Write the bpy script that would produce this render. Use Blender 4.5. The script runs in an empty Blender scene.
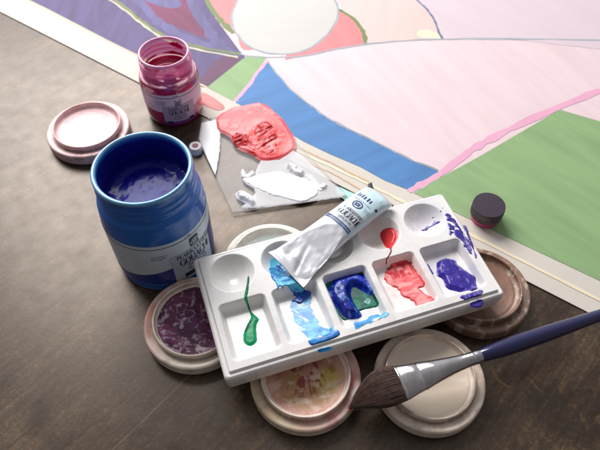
import bpy, math, random
import numpy as np
from mathutils import Vector
random.seed(4)
PI = math.pi
scene = bpy.context.scene
COL = scene.collection

# ------------------------------------------------------------------ noise
def _h(ix, iy, s):
    v = np.sin(ix * 127.1 + iy * 311.7 + s * 74.7) * 43758.5453
    return v - np.floor(v)
def vn(x, y, s=0):
    x = np.asarray(x, float); y = np.asarray(y, float)
    ix = np.floor(x); iy = np.floor(y); fx = x - ix; fy = y - iy
    fx = fx * fx * (3 - 2 * fx); fy = fy * fy * (3 - 2 * fy)
    a = _h(ix, iy, s); b = _h(ix + 1, iy, s); c = _h(ix, iy + 1, s); d = _h(ix + 1, iy + 1, s)
    return (a * (1 - fx) + b * fx) * (1 - fy) + (c * (1 - fx) + d * fx) * fy
def fbm(x, y, s=0, o=4):
    t = 0; a = .5; n = 0
    for i in range(o):
        t = t + a * vn(np.asarray(x) * 2 ** i + 13.7 * i, np.asarray(y) * 2 ** i + 7.1 * i, s + i); n += a; a *= .5
    return t / n
def sstep(a, b, x):
    t = np.clip((x - a) / (b - a), 0, 1); return t * t * (3 - 2 * t)
def lin(c):
    c = np.asarray(c, float) / 255.
    return np.where(c <= .04045, c / 12.92, ((c + .055) / 1.055) ** 2.4)
def mixc(a, b, t):
    t = np.asarray(t)[..., None]; return np.asarray(a) * (1 - t) + np.asarray(b) * t

# ------------------------------------------------------------------ objects
def mesh_obj(name, verts, faces, mats, parent=None, smooth=True, cols=None, midx=None, auto=None):
    me = bpy.data.meshes.new(name)
    me.from_pydata([tuple(v) for v in verts], [], [tuple(f) for f in faces])
    if not isinstance(mats, (list, tuple)): mats = [mats]
    for m in mats: me.materials.append(m)
    if midx is not None: me.polygons.foreach_set('material_index', np.asarray(midx, np.int32))
    me.polygons.foreach_set('use_smooth', np.full(len(me.polygons), smooth))
    if cols is not None:
        ca = me.color_attributes.new('Col', 'FLOAT_COLOR', 'POINT')
        c = np.ones((len(verts), 4)); cc = np.asarray(cols); c[:, :cc.shape[1]] = cc
        ca.data.foreach_set('color', c.ravel())
    me.update()
    if auto: me.set_sharp_from_angle(angle=math.radians(auto))
    o = bpy.data.objects.new(name, me); COL.objects.link(o)
    if parent is not None: o.parent = parent
    return o
def thing(name, label, cat, loc=(0, 0, 0), rotz=0, group=None, rot=None):
    o = bpy.data.objects.new(name, None); COL.objects.link(o)
    o.empty_display_size = .01
    o.location = loc; o.rotation_euler = rot if rot else (0, 0, rotz)
    o['label'] = label; o['category'] = cat
    if group: o['group'] = group
    return o
def fix_normals(o):
    import bmesh
    bm = bmesh.new(); bm.from_mesh(o.data); bmesh.ops.recalc_face_normals(bm, faces=bm.faces); bm.to_mesh(o.data); bm.free()
def grid_faces(nu, nv, wrap_u=False, wrap_v=False):
    F = []
    for i in range(nu if wrap_u else nu - 1):
        for j in range(nv if wrap_v else nv - 1):
            a = i * nv + j; b = ((i + 1) % nu) * nv + j
            c = ((i + 1) % nu) * nv + (j + 1) % nv; d = i * nv + (j + 1) % nv
            F.append((a, b, c, d))
    return F
def smooth_prof(pts, n=4):
    """catmull-rom resample of a profile; a point may repeat to make a corner"""
    P = [pts[0]] + list(pts) + [pts[-1]]; out = []
    for i in range(1, len(P) - 2):
        p0, p1, p2, p3 = [np.array(q, float) for q in P[i - 1:i + 3]]
        for k in range(n):
            t = k / n
            out.append(.5 * ((2 * p1) + (-p0 + p2) * t + (2 * p0 - 5 * p1 + 4 * p2 - p3) * t * t + (-p0 + 3 * p1 - 3 * p2 + p3) * t ** 3))
    out.append(np.array(pts[-1], float))
    return out
def lathe(name, prof, mat, parent, seg=96, n=4, wob=0, off=(0, 0, 0), seed=1):
    pr = smooth_prof(prof, n) if n > 1 else [np.array(p, float) for p in prof]
    V = []
    for k in range(seg):
        a = 2 * PI * k / seg
        for r, z in pr:
            rr = r * (1 + (wob * (float(vn(math.cos(a) * 2 + 9, math.sin(a) * 2 + 9, seed)) - .5) if wob else 0))
            V.append((rr * math.cos(a) + off[0], rr * math.sin(a) + off[1], z + off[2]))
    F = grid_faces(seg, len(pr), wrap_u=True)
    o = mesh_obj(name, V, F, mat, parent)
    import bmesh
    bm = bmesh.new(); bm.from_mesh(o.data)
    bmesh.ops.remove_doubles(bm, verts=bm.verts, dist=1e-6)
    bmesh.ops.recalc_face_normals(bm, faces=bm.faces); bm.to_mesh(o.data); bm.free()
    for p in o.data.polygons: p.use_smooth = True
    o.data.set_sharp_from_angle(angle=math.radians(50))
    return o

# ------------------------------------------------------------------ materials
def M(name, base=(.8, .8, .8), rough=.5, spec=.5, coat=0, trans=0, ior=1.45, metal=0, alpha=1, vcol=False,
      var=0, vscale=60, bump=0, bscale=300, sss=0, sssc=None, crough=.05):
    m = bpy.data.materials.new(name); m.use_nodes = True
    nt = m.node_tree; b = nt.nodes['Principled BSDF']
    def S(k, v):
        if k in b.inputs: b.inputs[k].default_value = v
    S('Base Color', (*base, 1)); S('Roughness', rough); S('Specular IOR Level', spec); S('Coat Weight', coat); S('Coat Roughness', crough)
    S('Transmission Weight', trans); S('IOR', ior); S('Metallic', metal); S('Alpha', alpha)
    if sss: S('Subsurface Weight', sss); S('Subsurface Radius', sssc or (.004, .003, .003)); S('Subsurface Scale', 1.0)
    tc = nt.nodes.new('ShaderNodeTexCoord')
    src = None
    if vcol:
        a = nt.nodes.new('ShaderNodeVertexColor'); a.layer_name = 'Col'; src = a.outputs['Color']
    if var:
        n = nt.nodes.new('ShaderNodeTexNoise'); n.inputs['Scale'].default_value = vscale; n.inputs['Detail'].default_value = 6
        nt.links.new(tc.outputs['Object'], n.inputs['Vector'])
        mr = nt.nodes.new('ShaderNodeMapRange'); mr.inputs[1].default_value = .25; mr.inputs[2].default_value = .6
        mr.inputs[3].default_value = 1 - var; mr.inputs[4].default_value = 1 + var * .6
        nt.links.new(n.outputs['Fac'], mr.inputs[0])
        mx = nt.nodes.new('ShaderNodeMix'); mx.data_type = 'RGBA'; mx.blend_type = 'MULTIPLY'; mx.inputs[0].default_value = 1
        if src: nt.links.new(src, mx.inputs[6])
        else: mx.inputs[6].default_value = (*base, 1)
        nt.links.new(mr.outputs[0], mx.inputs[7]); src = mx.outputs[2]
    if src: nt.links.new(src, b.inputs['Base Color'])
    if bump:
        n = nt.nodes.new('ShaderNodeTexNoise'); n.inputs['Scale'].default_value = bscale; n.inputs['Detail'].default_value = 5
        nt.links.new(tc.outputs['Object'], n.inputs['Vector'])
        bp = nt.nodes.new('ShaderNodeBump'); bp.inputs['Strength'].default_value = 1; bp.inputs['Distance'].default_value = bump
        nt.links.new(n.outputs['Fac'], bp.inputs['Height']); nt.links.new(bp.outputs[0], b.inputs['Normal'])
    return m

m_pal = M('palette_plastic', vcol=True, rough=.28, coat=.25, crough=.12, var=.03, vscale=40, bump=.00004, bscale=250)
m_paint = M('wet_paint', vcol=True, rough=.34, coat=.35, crough=.12, bump=.00005, bscale=380)
m_thick = M('thick_glossy_paint', vcol=True, rough=.34, spec=.25, coat=.34, crough=.03, bump=.00003, bscale=300)
m_soft = M('soft_gouache', vcol=True, rough=.42, spec=.35, coat=.06, crough=.12, bump=.00006, bscale=300)
m_dry = M('dry_paint', vcol=True, rough=.5, coat=.12, crough=.25, bump=.00025, bscale=420)
m_dish = M('dish_ceramic', lin((205, 188, 172)), .42, .5, var=.16, vscale=70, bump=.00008, bscale=300, coat=.15, crough=.25)
m_dishp = M('dish_ceramic_stained', vcol=True, rough=.42, var=.14, vscale=90, bump=.0001, bscale=300, coat=.15, crough=.25)
m_foil = M('tube_foil', lin((224, 223, 229)), .30, metal=.42, bump=.00010, bscale=160)
m_tlab = M('tube_label', lin((200, 224, 234)), .35, .5, coat=.3, bump=.00008, bscale=160, var=.05)
m_tpan = M('tube_panel', lin((182, 186, 194)), .35, .5, coat=.3, bump=.00008, bscale=160)
m_navy = M('navy_ink', lin((42, 48, 112)), .4)
m_ink = M('dark_ink', lin((30, 36, 60)), .45)
m_sheet = M('clear_sheet', lin((225, 224, 228)), .10, alpha=.11, spec=.12)
m_sedge = M('sheet_edge_glint', lin((232, 236, 238)), .2, alpha=.75)
m_bjar = M('blue_jar_wall', lin((34, 106, 196)), .26, trans=.08, ior=1.45, coat=.25, bump=.00025, bscale=70, var=.15, vscale=25)
m_bin = M('blue_jar_lining', lin((20, 26, 122)), .35, coat=.2, bump=.0006, bscale=60, var=.3, vscale=40)
m_bpaint = M('blue_jar_paint', lin((22, 24, 132)), .2, spec=.16, coat=0, bump=.0002, bscale=55)
m_blab = M('blue_jar_label', lin((200, 214, 228)), .38, coat=.2, var=.05)
m_bpan = M('blue_jar_panel', lin((186, 200, 218)), .38, coat=.2)
m_blow = M('blue_jar_lower', lin((24, 50, 140)), .3, coat=.5)
m_rglass = M('magenta_jar_glass', lin((222, 90, 158)), .06, alpha=.40, spec=.8, coat=1, bump=.0002, bscale=60)
m_rbody = M('magenta_jar_wall', lin((170, 14, 84)), .12, coat=1, var=.35, vscale=45)
m_rpaint = M('magenta_paint', lin((186, 14, 92)), .3, coat=.8, var=.25, vscale=50, bump=.0005, bscale=80)
m_rlab = M('magenta_jar_label', lin((222, 196, 212)), .4, coat=.2)
m_rpan = M('magenta_jar_panel', lin((178, 158, 178)), .4, coat=.2)
m_rlow = M('magenta_jar_stripe', lin((122, 60, 128)), .4, coat=.2)
m_ferr = M('brush_ferrule', lin((196, 190, 192)), .13, metal=1, var=.2, vscale=120, bump=.0005, bscale=45)
m_hair = M('brush_hair', lin((84, 62, 54)), .42, .5, var=.5, vscale=300)
m_hand = M('brush_handle', lin((20, 18, 70)), .15, coat=1)
m_cap = M('white_plastic', lin((225, 220, 220)), .35, var=.06)
m_capin = M('reddish_stain', lin((150, 95, 110)), .5)
m_dark = M('dark_plastic', lin((60, 45, 60)), .3, coat=.4)
m_mag = M('magenta_plastic', lin((190, 60, 120)), .3, coat=.4)

# table: old dark brown board, fine grain, a seam, sheen
def table_material():
    m = bpy.data.materials.new('dark_board'); m.use_nodes = True; nt = m.node_tree; N = nt.nodes; Lk = nt.links
    b = N['Principled BSDF']; tc = N.new('ShaderNodeTexCoord')
    def noise(sc, det=6, stretch=None, dist=0):
        n = N.new('ShaderNodeTexNoise'); n.inputs['Scale'].default_value = sc; n.inputs['Detail'].default_value = det
        n.inputs['Distortion'].default_value = dist
        if stretch:
            mp = N.new('ShaderNodeMapping'); mp.vector_type = 'TEXTURE'; mp.inputs['Rotation'].default_value = (0, 0, stretch[0]); mp.inputs['Scale'].default_value = stretch[1]
            Lk.new(tc.outputs['Object'], mp.inputs[0]); Lk.new(mp.outputs[0], n.inputs['Vector'])
        else: Lk.new(tc.outputs['Object'], n.inputs['Vector'])
        return n.outputs['Fac']
    def ramp(f, stops):
        r = N.new('ShaderNodeValToRGB'); e = r.color_ramp.elements
        while len(e) < len(stops): e.new(.5)
        for i, (p, c) in enumerate(stops): e[i].position = p; e[i].color = (*c, 1)
        Lk.new(f, r.inputs[0]); return r.outputs[0]
    def mix(f, a, c, mode='MIX'):
        x = N.new('ShaderNodeMix'); x.data_type = 'RGBA'; x.blend_type = mode
        if isinstance(f, (int, float)): x.inputs[0].default_value = f
        else: Lk.new(f, x.inputs[0])
        for k, v in ((6, a), (7, c)):
            if isinstance(v, tuple): x.inputs[k].default_value = (*v, 1)
            else: Lk.new(v, x.inputs[k])
        return x.outputs[2]
    big = ramp(noise(11, 8, dist=1.0), [(.30, (.022, .013, .009)), (.5, (.050, .032, .022)), (.70, (.096, .064, .041))])
    fine = ramp(noise(260, 8), [(.32, (.7, .7, .7)), (.58, (1.05, 1.04, 1.02)), (.72, (1.9, 1.7, 1.45))])
    c = mix(1.0, big, fine, 'MULTIPLY')
    grain = ramp(noise(26, 10, (math.radians(49), (1, .12, 1)), .8), [(.35, (.66, .64, .62)), (.55, (1.05, 1.03, 1.0)), (.72, (1.5, 1.4, 1.25))])
    c = mix(1.0, c, grain, 'MULTIPLY')
    grit = ramp(noise(900, 3), [(.34, (.45, .42, .4)), (.42, (1, 1, 1)), (.62, (1, 1, 1)), (.70, (2.3, 2.1, 1.8))]); c = mix(1.0, c, grit, 'MULTIPLY')
    scr = ramp(noise(30, 3, (math.radians(20), (1, .03, 1)), .3), [(.66, (1, 1, 1)), (.69, (1.9, 1.75, 1.5))]); c = mix(.8, c, scr, 'MULTIPLY')
    spots = ramp(noise(34, 4, dist=1.2), [(.66, (0, 0, 0)), (.74, (1, 1, 1))])
    c = mix(spots, c, (.11, .068, .028))
    # seam between two boards
    sp = N.new('ShaderNodeSeparateXYZ'); mp = N.new('ShaderNodeMapping'); mp.vector_type = 'POINT'
    mp.inputs['Location'].default_value = SEAM_LOC; mp.inputs['Rotation'].default_value = (0, 0, SEAM_ROT)
    Lk.new(tc.outputs['Object'], mp.inputs[0]); Lk.new(mp.outputs[0], sp.inputs[0])
    ab = N.new('ShaderNodeMath'); ab.operation = 'ABSOLUTE'; Lk.new(sp.outputs[1], ab.inputs[0])
    nn = N.new('ShaderNodeMath'); nn.operation = 'MULTIPLY_ADD'; Lk.new(noise(50), nn.inputs[0]); nn.inputs[1].default_value = .0006; Lk.new(ab.outputs[0], nn.inputs[2])
    sk = N.new('ShaderNodeMath'); sk.operation = 'MULTIPLY'; Lk.new(nn.outputs[0], sk.inputs[0]); sk.inputs[1].default_value = 500.0
    line = ramp(sk.outputs[0], [(.18, (1, 1, 1)), (.42, (0, 0, 0))])
    c = mix(line, c, (.15, .11, .075))
    Lk.new(c, b.inputs['Base Color'])
    rg = N.new('ShaderNodeMapRange'); rg.inputs[3].default_value = .24; rg.inputs[4].default_value = .46
    Lk.new(noise(60, 6), rg.inputs[0]); Lk.new(rg.outputs[0], b.inputs['Roughness'])
    b.inputs['Specular IOR Level'].default_value = .62
    b.inputs['Specular Tint'].default_value = (1, .86, .74, 1)
    bp = N.new('ShaderNodeBump'); bp.inputs['Strength'].default_value = .8; bp.inputs['Distance'].default_value = .00005
    Lk.new(noise(420, 6), bp.inputs['Height']); Lk.new(bp.outputs[0], b.inputs['Normal'])
    return m
_a = (-.1364, .153); _b = (-.0915, .2049)
SEAM_ROT = -math.atan2(_b[1] - _a[1], _b[0] - _a[0])
SEAM_LOC = (0, -(_a[0] * math.sin(SEAM_ROT) + _a[1] * math.cos(SEAM_ROT)), 0)
m_table = table_material()

# ------------------------------------------------------------------ table (with real thickness and a second board level)
def box(x0, x1, y0, y1, z0, z1):
    V = [(x, y, z) for x in (x0, x1) for y in (y0, y1) for z in (z0, z1)]
    F = [(0, 1, 3, 2), (4, 6, 7, 5), (0, 4, 5, 1), (2, 3, 7, 6), (0, 2, 6, 4), (1, 5, 7, 3)]
    return V, F
V, F = box(-1.1, 1.1, -.35, 1.9, -.04, 0)
t = mesh_obj('table_top', V, F, m_table, smooth=False); t['kind'] = 'structure'

# ------------------------------------------------------------------ painting on paper
paper = thing('painting', 'large abstract gouache painting on paper with pink, blue, green and purple shapes', 'painting')
m_paper = M('painting_paper', lin((208, 200, 190)), .7, var=.04, vscale=8, bump=.0001, bscale=200)
def pm(n, c, var=.07, sc=14):
    m = M('painting_' + n, lin(c), .62, var=var, vscale=sc, bump=.00006, bscale=90)
    nt = m.node_tree; ang = (sum(map(ord, n)) * 37) % 180
    for x in [x for x in nt.nodes if x.type == 'TEX_NOISE']:
        mp = nt.nodes.new('ShaderNodeMapping'); mp.vector_type = 'TEXTURE'; mp.inputs['Rotation'].default_value = (0, 0, math.radians(ang)); mp.inputs['Scale'].default_value = (1.6, .24, 1)
        nt.links.new(x.inputs['Vector'].links[0].from_socket, mp.inputs[0]); nt.links.new(mp.outputs[0], x.inputs['Vector']); x.inputs['Distortion'].default_value = .5
    return m
PM = dict(pink=pm('pale_pink', (222, 199, 203), .07), lilac=pm('pale_lilac', (210, 192, 200), .03), blue=pm('blue', (70, 122, 178), .14),
          green=pm('green', (136, 166, 116), .12), purple=pm('purple', (80, 66, 112), .3), plum=pm('plum', (110, 38, 78), .25), mauve=pm('mauve', (92, 52, 86), .14),
          lav=pm('lavender', (92, 84, 132), .25), white=pm('white', (194, 190, 186), .02), salmon=pm('salmon', (212, 128, 130), .08),
          peach=pm('peach', (214, 189, 184), .04), olive=pm('olive', (108, 122, 74), .15), rose=pm('rose_line', (222, 164, 190), .06),
          grey=pm('grey_line', (150, 158, 168), .2), cream=pm('cream_line', (196, 186, 160), .1), slate=pm('slate_line', (96, 108, 140), .2),
          tan=pm('tan_stain', (212, 180, 150), .2, 50), teal=pm('teal_stain', (170, 214, 208), .15, 50), redst=pm('red_stain', (206, 130, 128), .4, 60), butter=pm('butter', (232, 216, 188), .05))
PK = list(PM)
pv, pf, pi_ = [], [], []
def crom(pts, closed, n=6):
    P = [np.array(p, float) for p in pts]; out = []; L = len(P)
    rng = range(L if closed else L - 1)
    for i in rng:
        if closed: a, b, c, d = P[i - 1], P[i], P[(i + 1) % L], P[(i + 2) % L]
        else: a, b, c, d = P[max(i - 1, 0)], P[i], P[i + 1], P[min(i + 2, L - 1)]
        for k in range(n):
            t = k / n
            out.append(.5 * ((2 * b) + (-a + c) * t + (2 * a - 5 * b + 4 * c - d) * t * t + (-a + 3 * b - 3 * c + d) * t ** 3))
    if not closed: out.append(P[-1])
    return out
def wob(p, s): 
    return np.array([p[0] + .0022 * (float(fbm(p[0] * 90, p[1] * 90, s, 2)) - .5), p[1] + .0022 * (float(fbm(p[0] * 90, p[1] * 90, s + 9, 2)) - .5)])
LZ = [.00145]
def region(pts, mat, smooth=True, n=6):
    from mathutils.geometry import tessellate_polygon
    q = crom(pts, True, n) if smooth else [np.array(p, float) for p in pts]
    q = [wob(p, 3) for p in q]
    LZ[0] += .000012; z = LZ[0]
    tri = tessellate_polygon([[Vector((p[0], p[1], 0)) for p in q]])
    b0 = len(pv); pv.extend((p[0], p[1], z) for p in q)
    for f in tri: pf.append(tuple(b0 + i for i in f)); pi_.append(PK.index(mat))
def ribbon(pts, w, mat, n=10, jit=.35):
    q = crom(pts, False, n); LZ[0] += .000012; z = LZ[0]; b0 = len(pv)
    for i, p in enumerate(q):
        a = q[max(i - 1, 0)]; c = q[min(i + 1, len(q) - 1)]; d = c - a; d /= (np.linalg.norm(d) + 1e-9); nn = np.array([-d[1], d[0]])
        ww = w * (1 + jit * (float(vn(i * .5, 3, 5)) * 2 - 1)) * .5; p = wob(p, 3)
        pv.append((*(p + nn * ww), z)); pv.append((*(p - nn * ww), z))
    for i in range(len(q) - 1):
        k = b0 + 2 * i; pf.append((k, k + 1, k + 3, k + 2)); pi_.append(PK.index(mat))
# base of the painted area, one edge parallel to the sheet's edge
region([(-0.5432, 0.8743), (-0.2231, 0.6436), (-0.1116, 0.5694), (-0.0762, 0.5425), (0.0033, 0.478), (0.064, 0.4388), (0.1155, 0.4037), (0.1557, 0.3773), (0.2918, 0.2861), (0.4696, 0.1586), (0.7657, 0.3306), (0.8795, 0.8319), (0.6617, 1.0176), (0, 1.0905), (-0.6913, 1.0905)], 'pink', smooth=False)
# purple field at left
region([(-0.5432, 0.8743), (-0.2231, 0.6436), (-0.1116, 0.5694), (-0.0626, 0.6212), (-0.0733, 0.6333), (-0.0864, 0.6583), (-0.1142, 0.7113), (-0.129, 0.7541), (-0.1494, 0.8599), (-0.2592, 1.0905), (-0.6913, 1.0905)], 'purple', smooth=False)
region([(-0.1231, 0.5768), (-0.1116, 0.5694), (-0.1031, 0.5824), (-0.0794, 0.6093), (-0.0781, 0.6292), (-0.0981, 0.6272), (-0.1116, 0.6093)], 'mauve')
region([(-0.373, 0.9192), (-0.2932, 0.8319), (-0.2219, 0.7541), (-0.2002, 0.7206), (-0.1656, 0.6932), (-0.1303, 0.6711), (-0.1048, 0.6625), (-0.1267, 0.7022), (-0.1481, 0.764), (-0.1865, 0.9192)], 'plum')
region([(-0.2867, 0.8743), (-0.2401, 0.7791), (-0.21, 0.7492), (-0.1777, 0.7348), (-0.1625, 0.7444), (-0.1808, 0.7791), (-0.2092, 0.8599)], 'lav')
ribbon([(-0.4041, 0.9192), (-0.2551, 0.7842), (-0.2193, 0.7468), (-0.1898, 0.7044), (-0.1496, 0.669), (-0.1125, 0.6477), (-0.0757, 0.6313)], .012, 'lav')
ribbon([(-0.1793, 0.8599), (-0.161, 0.7791), (-0.1398, 0.7253), (-0.1163, 0.6755), (-0.0942, 0.6415)], .014, 'lav')
ribbon([(-0.4924, 0.9039), (-0.2977, 0.7842), (-0.2397, 0.7372), (-0.2176, 0.7113), (-0.1892, 0.682), (-0.1617, 0.6625), (-0.1213, 0.6457), (-0.0759, 0.6333)], .0045, 'olive')
ribbon([(-0.4895, 0.8949), (-0.296, 0.7766), (-0.2384, 0.73), (-0.2165, 0.7044), (-0.1882, 0.6755), (-0.1609, 0.6561), (-0.1207, 0.6394), (-0.078, 0.6272)], .0030, 'cream')
ribbon([(-0.5432, 0.8743), (-0.2231, 0.6436), (-0.1116, 0.5694)], .0028, 'cream')
# green block
region([(-0.1116, 0.5694), (-0.0775, 0.5443), (-0.0711, 0.5549), (-0.0606, 0.5824), (-0.0415, 0.6272), (-0.0454, 0.6292), (-0.0656, 0.6313), (-0.0774, 0.6172), (-0.0953, 0.5919)], 'green', smooth=False)
# left fan: peach and salmon around the white disc
region([(-0.129, 0.7541), (-0.1144, 0.7136), (-0.1005, 0.6909), (-0.0837, 0.6755), (-0.0636, 0.6415), (0.0134, 0.7067), (-0.0147, 0.8319), (-0.0933, 0.9192), (-0.1434, 0.8599)], 'salmon')
ribbon([(-0.1539, 0.8889), (-0.1342, 0.7791), (-0.1235, 0.7395), (-0.1071, 0.7067), (-0.0864, 0.6777)], .0075, 'olive')
region([(-0.0149, 0.8599), (0.0424, 0.7791), (0.0624, 0.7253), (0.0774, 0.7022), (0.0863, 0.6755), (0.0861, 0.654), (0.1292, 0.6604), (0.1827, 0.6647), (0.1821, 0.7067), (0.1701, 0.7395), (0.1514, 0.769), (0.1195, 0.8599)], 'peach', smooth=False)
region([(0.041, 0.7348), (0.0596, 0.7229), (0.0747, 0.7022), (0.0838, 0.6777), (0.0848, 0.654), (0.051, 0.6436), (0.0038, 0.6292), (-0.0188, 0.6212), (-0.0129, 0.6625)], 'salmon', smooth=False)
ribbon([(0.0492, 0.7348), (0.061, 0.7229), (0.0736, 0.7067), (0.0828, 0.682), (0.0848, 0.654)], .0055, 'olive')
region([(0.1711, 0.6843), (0.1857, 0.6668), (0.1561, 0.669), (0.155, 0.682)], 'butter')
region([(0.1632, 0.9192), (0.1477, 0.774), (0.1712, 0.7372), (0.1814, 0.7022), (0.184, 0.6647), (0.2847, 0.6625), (0.5008, 0.6212), (0.7512, 0.6212), (0.9326, 0.9192), (0.6761, 1.0533)], 'lilac', smooth=False)
ribbon([(0.1243, 0.9192), (0.1423, 0.7894), (0.159, 0.7615), (0.1701, 0.7395), (0.1772, 0.7206), (0.1808, 0.6976), (0.184, 0.6647)], .0028, 'slate')
region([(-0.0216, 0.8077), (0.0172, 0.7972), (0.0447, 0.764), (0.0514, 0.7206), (0.0366, 0.6755), (0.0064, 0.6415), (-0.0291, 0.6333), (-0.0613, 0.6457), (-0.0823, 0.6755), (-0.0914, 0.7113), (-0.086, 0.7541), (-0.0599, 0.792)], 'white')
ribbon([(-0.0216, 0.8077), (-0.0599, 0.792), (-0.086, 0.7541), (-0.0914, 0.7113), (-0.0823, 0.6755), (-0.0613, 0.6457), (-0.0291, 0.6333), (0.0064, 0.6415), (0.0366, 0.6755), (0.0514, 0.7206), (0.0447, 0.764), (0.0172, 0.7972)], .0026, 'grey')
ribbon([(-0.0759, 0.6333), (-0.0503, 0.6272), (0.0038, 0.6292), (0.0407, 0.6415), (0.077, 0.6519), (0.1292, 0.6604), (0.1827, 0.6647), (0.2851, 0.6647), (0.5158, 0.6583)], .0028, 'grey')
# blue wedge
region([(-0.0412, 0.6172), (-0.0243, 0.5862), (-0.0071, 0.5585), (0.014, 0.5338), (0.0342, 0.5118), (0.0605, 0.4922), (0.086, 0.4733), (0.1165, 0.4505), (0.1464, 0.433), (0.1319, 0.4188), (0.1157, 0.4051), (0.0891, 0.4202), (0.064, 0.4388), (0.0326, 0.458), (0.0033, 0.478), (-0.0341, 0.5085), (-0.075, 0.5425)], 'blue', smooth=False)
ribbon([(-0.0412, 0.6192), (-0.0244, 0.5881), (-0.0071, 0.5603), (0.014, 0.5356), (0.0343, 0.5135), (0.0606, 0.4938), (0.0861, 0.4749), (0.1167, 0.452), (0.1466, 0.4345)], .0022, 'grey')
ribbon([(-0.0401, 0.6212), (-0.0516, 0.5976), (-0.0625, 0.5713), (-0.0752, 0.546)], .0050, 'rose')
# right green and pink stripe
region([(0.1174, 0.4023), (0.1415, 0.4202), (0.1731, 0.4403), (0.195, 0.455), (0.3011, 0.5287), (0.437, 0.4641), (0.4843, 0.1828), (0.2918, 0.2861), (0.1692, 0.3683), (0.1557, 0.3773), (0.1343, 0.3903)], 'green', smooth=False)
ribbon([(0.1126, 0.4051), (0.1363, 0.4202), (0.1676, 0.4461), (0.1956, 0.4702), (0.2495, 0.5052), (0.3582, 0.564)], .0085, 'rose')
# margin stains
ribbon([(-0.0689, 0.5185), (-0.011, 0.4687), (0.0528, 0.4273), (0.102, 0.393), (0.1484, 0.362), (0.2704, 0.2756)], .0035, 'butter')
ribbon([(0, 0.4671), (0.0322, 0.4461), (0.053, 0.4316), (0.0752, 0.4161)], .0022, 'tan')
ribbon([(-0.0043, 0.452), (0.0318, 0.4316), (0.0542, 0.4147), (0.0816, 0.393)], .0020, 'tan')
region([(-0.119, 0.5603), (-0.1039, 0.5514), (-0.0885, 0.5356), (-0.0938, 0.5287), (-0.1084, 0.5356), (-0.1188, 0.546)], 'redst')
region([(0.0395, 0.4105), (0.0536, 0.4023), (0.0672, 0.3903), (0.0607, 0.385), (0.0459, 0.393), (0.0371, 0.4023)], 'teal')


# sheet of paper: slab under the painted shapes
d0 = np.array([.82, -.5724]); d0 /= np.linalg.norm(d0); n0 = np.array([d0[1], -d0[0]])   # n0 points to the near-left side
if n0[1] > 0: n0 = -n0
c0 = np.array([.0033, .4778]) + n0 * .031
nu, nv = 60, 40
V = []
for k in (0, 1):
    for i in range(nu):
        for j in range(nv):
            p = c0 + d0 * (-.75 + 1.6 * i / (nu - 1)) - n0 * (1.15 * j / (nv - 1))
            V.append((p[0], p[1], .0014 if k else .0003))
F = [f for f in grid_faces(nu, nv)] + [tuple(nu * nv + i for i in f) for f in grid_faces(nu, nv)]
ring = [i * nv for i in range(nu)] + [(nu - 1) * nv + j for j in range(1, nv)] + [i * nv + nv - 1 for i in range(nu - 2, -1, -1)] + [j for j in range(nv - 2, 0, -1)]
for a, b in zip(ring, ring[1:] + ring[:1]): F.append((a, b, b + nu * nv, a + nu * nv))
o = mesh_obj('paper_sheet', V, F, m_paper, paper, smooth=False); fix_normals(o)
o = mesh_obj('painted_shapes', pv, pf, [PM[k] for k in PK], paper, smooth=False, midx=pi_)
fix_normals(o)
me = o.data
if sum(p.normal.z for p in me.polygons) < 0: me.flip_normals()

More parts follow.
